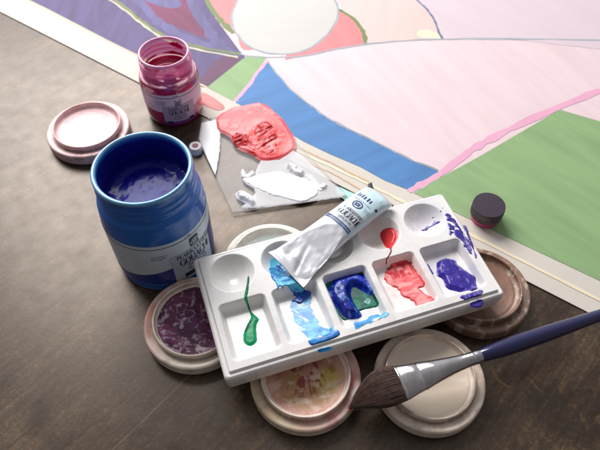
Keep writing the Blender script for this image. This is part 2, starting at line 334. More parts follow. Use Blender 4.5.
# ------------------------------------------------------------------ draped paint
def sdpoly(px, py, poly):
    """signed distance (positive inside)"""
    d = np.full(px.shape, 1e9); ins = np.zeros(px.shape, bool); n = len(poly)
    for i in range(n):
        ax, ay = poly[i]; bx, by = poly[(i + 1) % n]
        ex, ey = bx - ax, by - ay; wx, wy = px - ax, py - ay
        t = np.clip((wx * ex + wy * ey) / (ex * ex + ey * ey + 1e-15), 0, 1)
        d = np.minimum(d, (wx - ex * t) ** 2 + (wy - ey * t) ** 2)
        c = ((ay > py) != (by > py)) & (px < (bx - ax) * (py - ay) / (by - ay + 1e-15) + ax)
        ins ^= c
    return np.where(ins, 1, -1) * np.sqrt(d)
def drape(name, poly, zf, colf, parent, mat=None, th=.0008, ramp=.0015, step=.00035, nz=.0015, nsc=300, seed=1, relief=0, rsc=200, hf=None, smooth=True, streak=None, label=None, holes=None):
    poly = [tuple(p) for p in (crom(poly, True, 4) if smooth else poly)]
    xs = [p[0] for p in poly]; ys = [p[1] for p in poly]; pad = nz + .001
    X, Y = np.meshgrid(np.arange(min(xs) - pad, max(xs) + pad, step), np.arange(min(ys) - pad, max(ys) + pad, step), indexing='ij')
    d = sdpoly(X, Y, poly)
    d = d + nz * (fbm(X * nsc, Y * nsc, seed, 3) - .5) * 2
    if streak:                                      # dry-brush streaks along a direction
        ang, sc, amt = streak; ca, sa = math.cos(ang), math.sin(ang)
        al = X * ca + Y * sa; ac = -X * sa + Y * ca
        d = d + amt * (fbm(al * sc * .12, ac * sc, seed + 5, 3) - .5) * 2
    if holes:
        ang, sc, lv = holes; ca, sa = math.cos(ang), math.sin(ang)
        d = np.minimum(d, .008 * (fbm((X * ca + Y * sa) * sc * .3, (-X * sa + Y * ca) * sc, seed + 7, 4) - lv))
    h = th * sstep(0, ramp, d)
    if relief: h = h + relief * (fbm(X * rsc, Y * rsc, seed + 3, 4) - .45) * sstep(0, ramp * 1.2, d)
    if hf is not None: h = h + hf(X, Y) * sstep(0, ramp, d)
    h = np.where(d > 0, np.maximum(h, 0) + .00004, -.0003)
    Z = zf(X, Y) + h
    keep = d > -step * 1.5
    idx = -np.ones(X.shape, int); idx[keep] = np.arange(keep.sum())
    k = keep[:-1, :-1] & keep[1:, :-1] & keep[1:, 1:] & keep[:-1, 1:]
    F = np.stack([idx[:-1, :-1][k], idx[1:, :-1][k], idx[1:, 1:][k], idx[:-1, 1:][k]], 1)
    V = np.stack([X[keep], Y[keep], Z[keep]], 1)
    C = colf(X[keep], Y[keep], d[keep], h[keep])
    C = np.broadcast_to(C, (len(V), 3))
    o = mesh_obj(name, V.tolist(), F.tolist(), mat or m_paint, parent, cols=C)
    if label: o['label'] = label
    return o

# ------------------------------------------------------------------ mixing palette
PL, PD = .24, .1165
def _rr(u, v, u0, u1, v0, v1, r):
    """signed distance, positive inside a rounded rectangle"""
    cx, cy = (u0 + u1) / 2, (v0 + v1) / 2
    qx = np.abs(u - cx) - (u1 - u0) / 2 + r; qy = np.abs(v - cy) - (v1 - v0) / 2 + r
    return -(np.hypot(np.maximum(qx, 0), np.maximum(qy, 0)) + np.minimum(np.maximum(qx, qy), 0) - r)
def palz(u, v):
    u = np.asarray(u, float); v = np.asarray(v, float)
    e = _rr(u, v, 0, PL, 0, PD, .004)
    z = .0400 - .0012 * (1 - sstep(0, .0012, e)) + .0020 * sstep(.0040, .0046, e) - .0006 * (sstep(.0028, .0036, e) - sstep(.0040, .0044, e))
    for k in range(5):
        u0 = .0094 + .0451 * k
        d = _rr(u, v, u0, u0 + .0396, .0115, .0633, .0045)
        dep = .0060 + .0050 * np.clip((v - .0115) / .0518, 0, 1)
        z = z - dep * sstep(-.0006, .0042, d)
        r = np.hypot(u - u0 - .0198, v - .0910) / .0195
        q = np.clip(1 - r, 0, 1)
        z = z - .0108 * (1 - np.clip((r + .02) , 0, 1) ** 2.4) ** 1.15
    return z

PYAW = math.radians(18.4)
pal = thing('mixing_palette', 'white rectangular ten-well palette smeared with green, blue, red and violet paint, resting on saucers', 'paint palette', (-.0565, .1835, .022), PYAW)
def zl(u, v): return palz(u, v) - .022
us = np.linspace(0, PL, 500); vs = np.linspace(0, PD, 246)
U, W = np.meshgrid(us, vs, indexing='ij')
# rounded outline: pull the corners in
def outl(u, v, r=.004):
    cu = np.clip(u, r, PL - r); cv = np.clip(v, r, PD - r); dx, dy = u - cu, v - cv
    l = np.maximum(np.abs(dx), np.abs(dy)); e = np.sqrt(dx * dx + dy * dy) + 1e-12
    return cu + dx * l / e, cv + dy * l / e
U2, W2 = outl(U, W)
Z = zl(U2, W2) 
V = np.stack([U2.ravel(), W2.ravel(), Z.ravel()], 1).tolist()
nu, nv = U.shape
F = grid_faces(nu, nv)
ring = [i * nv for i in range(nu)] + [(nu - 1) * nv + j for j in range(1, nv)] + [i * nv + nv - 1 for i in range(nu - 2, -1, -1)] + [j for j in range(nv - 2, 0, -1)]
prev = ring
for (off, zz) in ((.0004, -.0006), (.0002, -.008), (-.0006, None)):
    cur = []
    for r in ring:
        u, v, z = V[r]; du = (u - PL / 2) / (PL / 2); dv = (v - PD / 2) / (PD / 2)
        su = 1 if du > .97 else -1 if du < -.97 else 0; sv = 1 if dv > .94 else -1 if dv < -.94 else 0
        V.append((u + su * off, v + sv * off, (z + zz) if zz is not None else 0.0)); cur.append(len(V) - 1)
    for a, b, c, d in zip(prev, prev[1:] + prev[:1], cur[1:] + cur[:1], cur): F.append((a, b, c, d))
    prev = cur
V.append((PL / 2, PD / 2, 0)); ce = len(V) - 1
for a, b in zip(prev, prev[1:] + prev[:1]): F.append((a, b, ce))
pc = np.tile(lin((233, 229, 227)), (len(V), 1)); va = np.array(V)
for (cu, cv, rad, colr, am) in ((.075, .036, .026, (150, 205, 232), .30), (.120, .040, .026, (170, 200, 214), .22), (.166, .038, .026, (240, 180, 182), .30), (.212, .040, .026, (186, 176, 216), .28), (.03, .036, .02, (190, 214, 204), .16), (.075, .09, .022, (150, 205, 232), .22), (.168, .09, .02, (236, 190, 190), .18), (.213, .095, .022, (176, 170, 214), .22), (.12, .005, .12, (190, 180, 170), .12)):
    dd = np.hypot(va[:, 0] - cu, va[:, 1] - cv) / rad; nz_ = fbm(va[:, 0] * 150, va[:, 1] * 150 + cu * 99, 6, 4)
    pc = mixc(pc, lin(colr), am * sstep(1.15, .4, dd) * sstep(.38, .60, nz_) * 1.2)
sc_ = fbm(va[:, 0] * 130, va[:, 1] * 130, 31, 5); pc = pc * (1 - .05 * sstep(.56, .66, sc_))[:, None]
o = mesh_obj('palette_tray', V, F, m_pal, pal, cols=pc); fix_normals(o)
if o.data.polygons[1000].normal.z < 0: o.data.flip_normals()
o.data.set_sharp_from_angle(angle=math.radians(55))

def zw(u, v): return np.minimum(zl(u, v), .0140 - .005 * np.clip((v - .0115) / .0518, 0, 1) + .0028)
def flat(c): c = lin(c); return lambda x, y, d, h: np.tile(c, (len(x), 1))
def two(a, b, sc=250, seed=2, lo=.35, hi=.65, edge=None, ew=.0012, edgec=None):
    a, b = lin(a), lin(b)
    def f(x, y, d, h):
        t = sstep(lo, hi, fbm(x * sc, y * sc, seed, 4)); c = mixc(a, b, t)
        if edgec is not None: c = mixc(lin(edgec), c, sstep(0, ew, d))
        return c
    return f
UVS = [(0.2211, 0.0952), (0.2227, 0.0879), (0.2206, 0.0911), (0.1985, 0.089), (0.2312, 0.0982), (0.228, 0.0956), (0.236, 0.0994)]
drape('green_paint', [(0.0407, 0.0863), (0.0359, 0.0725), (0.0321, 0.0642), (0.0331, 0.0595), (0.0331, 0.0498), (0.028, 0.0434), (0.0233, 0.0357), (0.0219, 0.0283), (0.026, 0.0235), (0.0318, 0.0261), (0.0337, 0.0334), (0.0357, 0.0407), (0.0392, 0.0454), (0.037, 0.0513), (0.0355, 0.0551), (0.035, 0.061), (0.035, 0.064), (0.0383, 0.0717), (0.042, 0.0839)], zl,
      two((4, 96, 60), (12, 150, 96), 220, 2), pal, mat=m_soft, th=.0013, ramp=.0030, nz=.0002, relief=.0008, rsc=150, seed=2)
drape('cyan_paint', [(0.0639, 0.0969), (0.0703, 0.0995), (0.0756, 0.0928), (0.0796, 0.0825), (0.0799, 0.0662), (0.0844, 0.0605), (0.0798, 0.0575), (0.0767, 0.0609), (0.0739, 0.0595), (0.0709, 0.0626), (0.0675, 0.0642), (0.0652, 0.0617), (0.0634, 0.0644), (0.0603, 0.0625), (0.0607, 0.0697), (0.0594, 0.0762), (0.0602, 0.0871)], zl,
      two((20, 118, 190), (96, 196, 226), 160, 5, lo=.3, hi=.6, edgec=(22, 120, 188), ew=.0015), pal, th=.0006, ramp=.001, nz=.0010, seed=5, relief=.0006)
drape('blue_scribble', [(0.0683, 0.0933), (0.0697, 0.0915), (0.0719, 0.0928), (0.073, 0.0918), (0.0712, 0.0899), (0.073, 0.0869), (0.0716, 0.0851), (0.0701, 0.0877), (0.0685, 0.0843), (0.0671, 0.0852), (0.0686, 0.0886), (0.0674, 0.0912)], lambda X, Y: zl(X, Y) + .0006, flat((24, 52, 150)), pal, th=.0004, ramp=.0006, nz=.0003, step=.0003, seed=6)
def c_wash(x, y, d, h):
    n = fbm(x * 90, y * 240, 3, 4)
    c = mixc(lin((36, 140, 204)), lin((112, 188, 222)), sstep(.42, .66, n)); c = mixc(c, lin((24, 112, 192)), sstep(.56, .70, fbm(x * 160, y * 160, 7, 3)) * .8)
    return mixc(lin((226, 230, 234)), c, .15 + .85 * sstep(-.0001, .0011, d + .0014 * (n - .5)))
drape('cyan_wash', [(0.0675, 0.0504), (0.0722, 0.0545), (0.0796, 0.0568), (0.0863, 0.0553), (0.0862, 0.0495), (0.0827, 0.0435), (0.0837, 0.0376), (0.0842, 0.0291), (0.0853, 0.0227), (0.0907, 0.0184), (0.0947, 0.0116), (0.0939, 0.0065), (0.0825, 0.0059), (0.0715, 0.0061), (0.0714, 0.011), (0.0692, 0.0222), (0.0671, 0.0296), (0.0658, 0.0397)], zl, c_wash, pal, mat=m_paint, th=.00012, ramp=.0008, nz=.0014, seed=8, streak=(-.6, 500, .0012), holes=(-1.0, 260, .27))
drape('blue_paint', [(0.0741, 0.0602), (0.0788, 0.0601), (0.0872, 0.0594), (0.0885, 0.056), (0.0844, 0.0531), (0.0792, 0.0499), (0.0753, 0.0496), (0.0716, 0.0526), (0.0707, 0.055), (0.0752, 0.0563)], lambda X, Y: zl(X, Y) + .0002, two((12, 40, 130), (24, 84, 180), 300, 4), pal, th=.0008, ramp=.001, nz=.0010, seed=9, relief=.0006)
drape('blue_paint', [(0.0711, 0.0102), (0.0815, 0.0092), (0.0907, 0.01), (0.0951, 0.011), (0.0946, 0.0072), (0.087, 0.0058), (0.0767, 0.0054), (0.071, 0.0058)], lambda X, Y: zl(X, Y) + .0003, two((22, 92, 178), (40, 130, 200), 300, 4), pal, th=.0007, ramp=.0009, nz=.0006, seed=11, relief=.0005)
drape('blue_paint', [(0.0739, 0.0016), (0.0793, 0.0017), (0.0852, 0.0008), (0.087, -0.0005), (0.0819, -0.001), (0.076, -0.0004)], zl, flat((36, 130, 200)), pal, th=.0003, ramp=.0006, nz=.0006, seed=12)
def c_gr3(x, y, d, h):
    return mixc(lin((10, 74, 62)), lin((20, 110, 86)), sstep(.35, .65, fbm(x * 200, y * 200, 12, 3)))
drape('dark_green_paint', [(0.1019, 0.0598), (0.1162, 0.0613), (0.1301, 0.0622), (0.1396, 0.0611), (0.1402, 0.0513), (0.1396, 0.039), (0.1388, 0.0285), (0.1361, 0.0248), (0.1274, 0.0253), (0.1185, 0.0253), (0.1098, 0.0211), (0.104, 0.0221), (0.1013, 0.0339), (0.1004, 0.0462)], zw, c_gr3, pal, th=.0008, ramp=.0012, nz=.0006, seed=14, relief=.0002, mat=m_soft)
def c_ultra(x, y, d, h):
    c = mixc(lin((8, 18, 118)), lin((18, 50, 170)), sstep(.38, .62, fbm(x * 140, y * 260, 15, 4)))
    return mixc(c, lin((70, 118, 196)), sstep(.66, .80, fbm(x * 300 + 2, y * 160, 19, 3)) * .7)
ARCH = [(0.102, 0.0527), (0.1095, 0.0606), (0.1181, 0.0621), (0.1291, 0.0619), (0.137, 0.0579), (0.1382, 0.0461), (0.1377, 0.0378), (0.1334, 0.0372), (0.1294, 0.043), (0.1246, 0.0492), (0.1206, 0.0461), (0.1187, 0.0369), (0.1193, 0.0271), (0.1193, 0.0208), (0.1113, 0.0205), (0.105, 0.0248), (0.1029, 0.0355), (0.1009, 0.0427)]
drape('ultramarine_paint', ARCH, lambda X, Y: zw(X, Y) + .0008, c_ultra, pal, mat=m_thick, th=.0058, ramp=.0058, nz=.0003, seed=17, relief=.0018, rsc=75)
drape('mint_paint', [(0.1293, 0.0342), (0.1321, 0.0344), (0.1321, 0.03), (0.1285, 0.0281), (0.127, 0.0308)], lambda X, Y: zl(X, Y) + .0012, two((30, 120, 110), (120, 180, 170), 300), pal, th=.0003, ramp=.0008, nz=.0006, seed=18)
drape('cyan_smear', [(0.1108, 0.0175), (0.1188, 0.0171), (0.129, 0.0193), (0.1377, 0.0163), (0.1399, 0.0118), (0.136, 0.0103), (0.1263, 0.0095), (0.118, 0.0092), (0.1101, 0.0068), (0.1077, 0.0096)], zl, c_wash, pal, th=.00015, ramp=.0008, nz=.0012, seed=20, streak=(.3, 500, .0012), holes=(.3, 260, .28))
def c_red(x, y, d, h):
    c = mixc(lin((206, 34, 44)), lin((228, 66, 66)), fbm(x * 200, y * 200, 3, 3)); return c
drape('red_blob', [(0.1778, 0.096), (0.1805, 0.0927), (0.1812, 0.0867), (0.1779, 0.0801), (0.1719, 0.0747), (0.1679, 0.0713), (0.1659, 0.071), (0.1653, 0.0762), (0.167, 0.0866), (0.1676, 0.0937), (0.1702, 0.0973), (0.174, 0.0976)], zl, c_red, pal, mat=m_thick, th=.0030, ramp=.0046, nz=.0002, seed=21, relief=.0008)
drape('red_drip', [(0.1674, 0.0732), (0.1681, 0.0716), (0.1664, 0.0676), (0.1632, 0.0647), (0.1602, 0.0625), (0.1598, 0.0612), (0.1586, 0.0613), (0.1591, 0.0629), (0.1625, 0.0659), (0.1652, 0.0686)], zl, flat((128, 24, 34)), pal, th=.0006, ramp=.0006, nz=.0002, step=.0003, seed=22)
def c_r4(x, y, d, h):
    n = fbm(x * 120, y * 240, 23, 4); c = mixc(lin((234, 92, 98)), lin((246, 156, 156)), sstep(.35, .65, n))
    c = mixc(lin((244, 214, 212)), c, .2 + .8 * sstep(0, .0018, d + .0018 * (n - .5)) )
    return mixc(c, lin((196, 26, 40)), np.clip(sstep(.0028, .0006, d) * sstep(.40, .55, fbm(x * 90, y * 90, 31, 2)) + sstep(.0425, .0475, y) * sstep(.4, .6, fbm(x * 300, y * 200, 5, 3)), 0, 1) * .9)
drape('coral_paint', [(0.1674, 0.0613), (0.1796, 0.0601), (0.1826, 0.0464), (0.183, 0.0341), (0.1809, 0.0302), (0.1763, 0.0297), (0.1792, 0.0223), (0.1837, 0.0142), (0.1809, 0.011), (0.1742, 0.0119), (0.1741, 0.0079), (0.1641, 0.0066), (0.1569, 0.009), (0.1653, 0.0158), (0.1652, 0.0203), (0.1602, 0.0276), (0.1582, 0.0374), (0.1532, 0.0431), (0.153, 0.0499), (0.1604, 0.0594)], zw, c_r4, pal, th=.0009, ramp=.0016, nz=.0013, mat=m_soft, seed=25, relief=.0006, rsc=160, streak=(-.5, 420, .0010))
def c_vio(x, y, d, h):
    n = fbm(x * 260, y * 110, 26, 4); c = mixc(lin((38, 24, 122)), lin((60, 44, 152)), n)
    return mixc(c, lin((140, 126, 190)), sstep(.62, .72, fbm(x * 340, y * 140, 28, 3)) * .55)
drape('violet_paint', [(0.2031, 0.0497), (0.2123, 0.0521), (0.2193, 0.0481), (0.22, 0.041), (0.2248, 0.031), (0.226, 0.0236), (0.2205, 0.0115), (0.2129, 0.0106), (0.2045, 0.0166), (0.1982, 0.0232), (0.1995, 0.032), (0.1971, 0.0381)], zl, c_vio, pal, th=.0030, ramp=.0040, nz=.0006, mat=m_thick, seed=27, relief=.0014, rsc=110)
drape('violet_smear', [(0.2019, 0.0082), (0.2121, 0.009), (0.2219, 0.009), (0.2201, 0.0045), (0.2119, 0.0043), (0.2043, 0.0043)], zl, c_vio, pal, th=.0005, ramp=.0009, nz=.0010, seed=29)
drape('violet_smear', [(0.2074, 0.001), (0.2142, 0.002), (0.2195, 0.0009), (0.2168, -0.0037), (0.2098, -0.0027)], zl, c_vio, pal, th=.0005, ramp=.0009, nz=.0008, seed=30)
drape('violet_smear', [(0.1947, 0.0516), (0.1957, 0.0502), (0.1954, 0.0442), (0.1953, 0.0402), (0.1938, 0.0402), (0.1914, 0.0426)], zl, flat((60, 54, 150)), pal, th=.0004, ramp=.0006, nz=.0005, step=.0003, seed=33)
drape('violet_smear', [(0.2314, 0.0945), (0.2342, 0.0913), (0.2364, 0.0802), (0.237, 0.0684), (0.2369, 0.0573), (0.234, 0.0475), (0.2318, 0.0477), (0.2335, 0.0613), (0.2312, 0.0644), (0.228, 0.0697), (0.2232, 0.0676), (0.2256, 0.0752), (0.2281, 0.0857)], zl, c_vio, pal, th=.0004, ramp=.0008, nz=.0011, seed=35, streak=(-.9, 420, .0012), holes=(-.9, 300, .37))
drape('violet_smear', [(0.2062, 0.0879), (0.2117, 0.0893), (0.2163, 0.0899), (0.2195, 0.0911), (0.2241, 0.0889), (0.2236, 0.0869), (0.2198, 0.0871), (0.215, 0.087), (0.2096, 0.0857)], zl, c_vio, pal, th=.0004, ramp=.0007, nz=.0016, seed=37, step=.0003)
drape('violet_smear', [(0.2414, 0.0755), (0.2427, 0.074), (0.2411, 0.0636), (0.2377, 0.0489), (0.234, 0.0385), (0.2327, 0.0398), (0.2363, 0.052), (0.2386, 0.0647)], zl, c_vio, pal, th=.0004, ramp=.0007, nz=.0010, seed=39, step=.0003)
drape('violet_smear', [(0.2292, 0.0721), (0.2334, 0.0717), (0.2353, 0.0672), (0.2336, 0.0539), (0.2323, 0.0435), (0.2297, 0.0449), (0.2299, 0.0575), (0.2278, 0.0655)], zl, c_vio, pal, th=.0004, ramp=.0007, nz=.0012, seed=40, step=.0003)
for k, (cx, cy) in enumerate(((366, 238), (392, 262), (372, 258), (268, 296), (414, 190), (405, 205), (432, 188))):
    q = UVS[k]
    drape('violet_fleck', [(q[0] + .0008 * math.cos(a), q[1] + .0006 * math.sin(a)) for a in (0, 1, 2, 3, 4, 5)], zl, flat((70, 62, 160)), pal, th=.0003, ramp=.0005, nz=.0002, step=.00025, seed=50 + k)


# ------------------------------------------------------------------ saucers
DZ = .019
def dish_profile(R=.0448, r=.0352):
    return [(0, 0), (0, 0), (R - .003, 0), (R - .003, 0), (R - .0006, .0012), (R, .004), (R, .0112), (R - .0007, .0126), (R - .0018, .0132), (R - .0050, .0128),
            (r + .0020, .0120), (r + .0013, .0123), (r + .0011, .0145), (r + .0010, .0182), (r + .0006, .0189), (r - .0001, .0190), (r - .0006, .0182),
            (r - .0013, .0145), (r * .75, .0118), (r * .4, .0105), (0, .0102), (0, .0102)]
def make_dish(name, label, x, y, ledge=None, group='round ceramic saucers around the palette', R=.0448, r=.0352, dish_c=(205, 188, 172), paintf=None, pmat=None, rmax=.92, th=.0006, tilt=(0, 0), seed=1, pname='dried_paint', rel=.0012):
    t = thing(name, label, 'saucer', (x, y, 0), 0, group, rot=(tilt[0], tilt[1], 0))
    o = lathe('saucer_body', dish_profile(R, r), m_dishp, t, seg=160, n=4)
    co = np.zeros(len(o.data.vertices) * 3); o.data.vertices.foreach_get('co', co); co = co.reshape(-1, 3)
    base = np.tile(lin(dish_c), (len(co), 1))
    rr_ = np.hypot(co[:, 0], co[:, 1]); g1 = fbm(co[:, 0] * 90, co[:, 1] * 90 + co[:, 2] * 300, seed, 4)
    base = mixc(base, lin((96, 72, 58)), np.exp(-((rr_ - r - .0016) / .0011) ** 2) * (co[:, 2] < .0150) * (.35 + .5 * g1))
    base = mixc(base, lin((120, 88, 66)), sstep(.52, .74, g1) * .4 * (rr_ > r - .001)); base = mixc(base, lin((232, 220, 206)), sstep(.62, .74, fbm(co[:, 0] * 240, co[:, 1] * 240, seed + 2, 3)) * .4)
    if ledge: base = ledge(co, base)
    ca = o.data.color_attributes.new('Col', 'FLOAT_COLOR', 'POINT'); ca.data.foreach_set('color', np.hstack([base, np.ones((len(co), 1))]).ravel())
    if paintf:
        prf = smooth_prof([q for q in dish_profile(R, r)][16:], 6); rr = np.array([p[0] for p in prf])[::-1]; zz = np.array([p[1] for p in prf])[::-1]
        na, nr = 220, 70; A, Rr = np.meshgrid(np.linspace(0, 2 * PI, na, endpoint=False), np.linspace(.0001, r * rmax, nr), indexing='ij')
        Rr = Rr * (1 + .03 * (fbm(np.cos(A) * 3 + 5, np.sin(A) * 3 + 5, seed) - .5) * (Rr / r))
        X = Rr * np.cos(A); Y = Rr * np.sin(A)
        edge = sstep(r * rmax, r * (rmax - .1), Rr)
        Zz = np.interp(Rr, rr, zz) + th * edge - .00025 * (1 - edge) + rel * (fbm(X * 260, Y * 260, seed, 4) - .5) * edge
        Cc = paintf(X.ravel(), Y.ravel())
        mesh_obj(pname, np.stack([X.ravel(), Y.ravel(), Zz.ravel()], 1).tolist(), grid_faces(na, nr, wrap_u=True), pmat or m_dry, t, cols=Cc)
        o2 = t.children[-1] if t.children else None
    return t
def c_purple(x, y):
    n = fbm(x * 90, y * 90, 4, 4); wx = x + .006 * (n - .5); s = np.abs(fbm(wx * 150, y * 150, 8, 4) - .5) * 2; q = fbm(x * 420, y * 420, 6, 3)
    c = mixc(lin((80, 26, 58)), lin((120, 52, 96)), sstep(.3, .7, n))
    c = mixc(c, lin((70, 56, 120)), sstep(.016, .0, np.hypot(x + .008, y + .002)) * .6 * sstep(.35, .6, q))
    c = mixc(c, lin((196, 172, 190)), sstep(.16, .02, s) * .75 * sstep(.35, .6, q))
    c = mixc(c, lin((214, 196, 206)), sstep(.62, .72, fbm(x * 190, y * 190, 12, 4)) * .7)
    return mixc(c, lin((104, 18, 34)), sstep(.012, .007, np.hypot(x - .017, (y - .010) * .7)) * .9)
def c_yellow(x, y):
    n = fbm(x * 60, y * 60, 14, 4); wx = x + .008 * (n - .5); s = np.abs(fbm(wx * 120, y * 120, 18, 4) - .5) * 2; r = np.hypot(x, y); q = fbm(x * 380, y * 380, 3, 3)
    c = mixc(lin((206, 150, 136)), lin((190, 150, 104)), sstep(.4, .62, n))
    c = mixc(c, lin((206, 186, 92)), sstep(.016, .006, np.hypot(x - .019, y + .003)) * .8)
    c = mixc(c, lin((176, 148, 74)), sstep(.012, .004, np.hypot(x + .010, y + .004)) * .7)
    a_ = np.arctan2(y + .006 * (n - .5), x) + 1.6 * fbm(x * 45, y * 45, 77, 2); sw = fbm(x * 150 + a_ * 1.2, y * 110 + n * 4, 21, 4)
    c = mixc(c, lin((142, 48, 44)), sstep(.47, .60, sw) * .85 * sstep(.031, .014, np.hypot(x, y - .006)))
    c = mixc(c, lin((236, 214, 196)), sstep(.54, .66, fbm(x * 130 + 3 * n, y * 190, 25, 4)) * .45)
    c = mixc(c, lin((232, 214, 200)), sstep(.60, .70, fbm(x * 150 + 4, y * 150, 3, 4)) * .6)
    return mixc(c, lin((224, 170, 162)), sstep(.022, .032, r) * .65)
def c_cream(x, y):
    n = fbm(x * 40, y * 40, 24, 3); return mixc(lin((220, 200, 182)), lin((236, 220, 202)), n)
def c_teal(x, y):
    n = fbm(x * 60, y * 60, 34, 3); return mixc(lin((150, 178, 176)), lin((205, 205, 196)), n)
def c_brown(x, y):
    n = fbm(x * 60, y * 60, 44, 3); return mixc(lin((110, 78, 62)), lin((160, 120, 100)), n)
def c_pink(x, y):
    n = fbm(x * 60, y * 60, 54, 3); return mixc(lin((226, 170, 176)), lin((236, 214, 208)), n)
def ledge_pink(co, base):
    a = np.arctan2(co[:, 1], co[:, 0]); r = np.hypot(co[:, 0], co[:, 1])
    w = sstep(.034, .037, r) * np.clip(np.cos(a + .5), 0, 1) ** 1.2 * (co[:, 2] > .008)
    w2 = fbm(co[:, 0] * 120, co[:, 1] * 120, 3)
    c = mixc(base, lin((206, 120, 122)), np.clip(w * sstep(.35, .65, w2) * .85, 0, 1))
    w3 = sstep(.036, .039, r) * np.clip(np.cos(a - 3.7), 0, 1) * (co[:, 2] > .009)
    return mixc(c, lin((196, 158, 92)), w3 * .45)
def ledge_stain(co, base):
    a = np.arctan2(co[:, 1], co[:, 0]); r = np.hypot(co[:, 0], co[:, 1])
    w = sstep(.036, .039, r) * np.clip(np.cos(a - 2.9), 0, 1) * (co[:, 2] > .005) * fbm(co[:, 0] * 90, co[:, 1] * 90, 5)
    c = mixc(base, lin((190, 120, 110)), np.clip(w * 1.1, 0, 1))
    e = (r < .0342) & (r > .031) & (co[:, 2] > .0145)
    return np.where(e[:, None], mixc(c, lin((120, 60, 100)), np.full(len(c), .7)), c)
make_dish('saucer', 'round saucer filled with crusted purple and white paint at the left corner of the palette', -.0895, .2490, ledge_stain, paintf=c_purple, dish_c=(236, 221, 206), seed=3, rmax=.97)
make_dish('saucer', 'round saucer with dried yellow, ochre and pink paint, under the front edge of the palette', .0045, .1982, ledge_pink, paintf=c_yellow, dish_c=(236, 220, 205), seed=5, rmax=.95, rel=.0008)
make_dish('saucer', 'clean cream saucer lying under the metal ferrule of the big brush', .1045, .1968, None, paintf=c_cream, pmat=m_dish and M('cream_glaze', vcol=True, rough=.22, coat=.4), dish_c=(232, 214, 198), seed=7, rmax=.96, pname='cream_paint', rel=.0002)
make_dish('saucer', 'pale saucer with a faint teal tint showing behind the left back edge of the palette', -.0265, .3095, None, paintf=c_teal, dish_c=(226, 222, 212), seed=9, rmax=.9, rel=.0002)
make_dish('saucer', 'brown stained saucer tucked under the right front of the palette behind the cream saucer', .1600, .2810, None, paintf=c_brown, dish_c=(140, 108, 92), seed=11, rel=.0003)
make_dish('saucer', 'pink tinted saucer on the bare table behind the big blue jar', -.2335, .4870, None, paintf=c_pink, dish_c=(224, 186, 184), seed=13, rel=.0002)

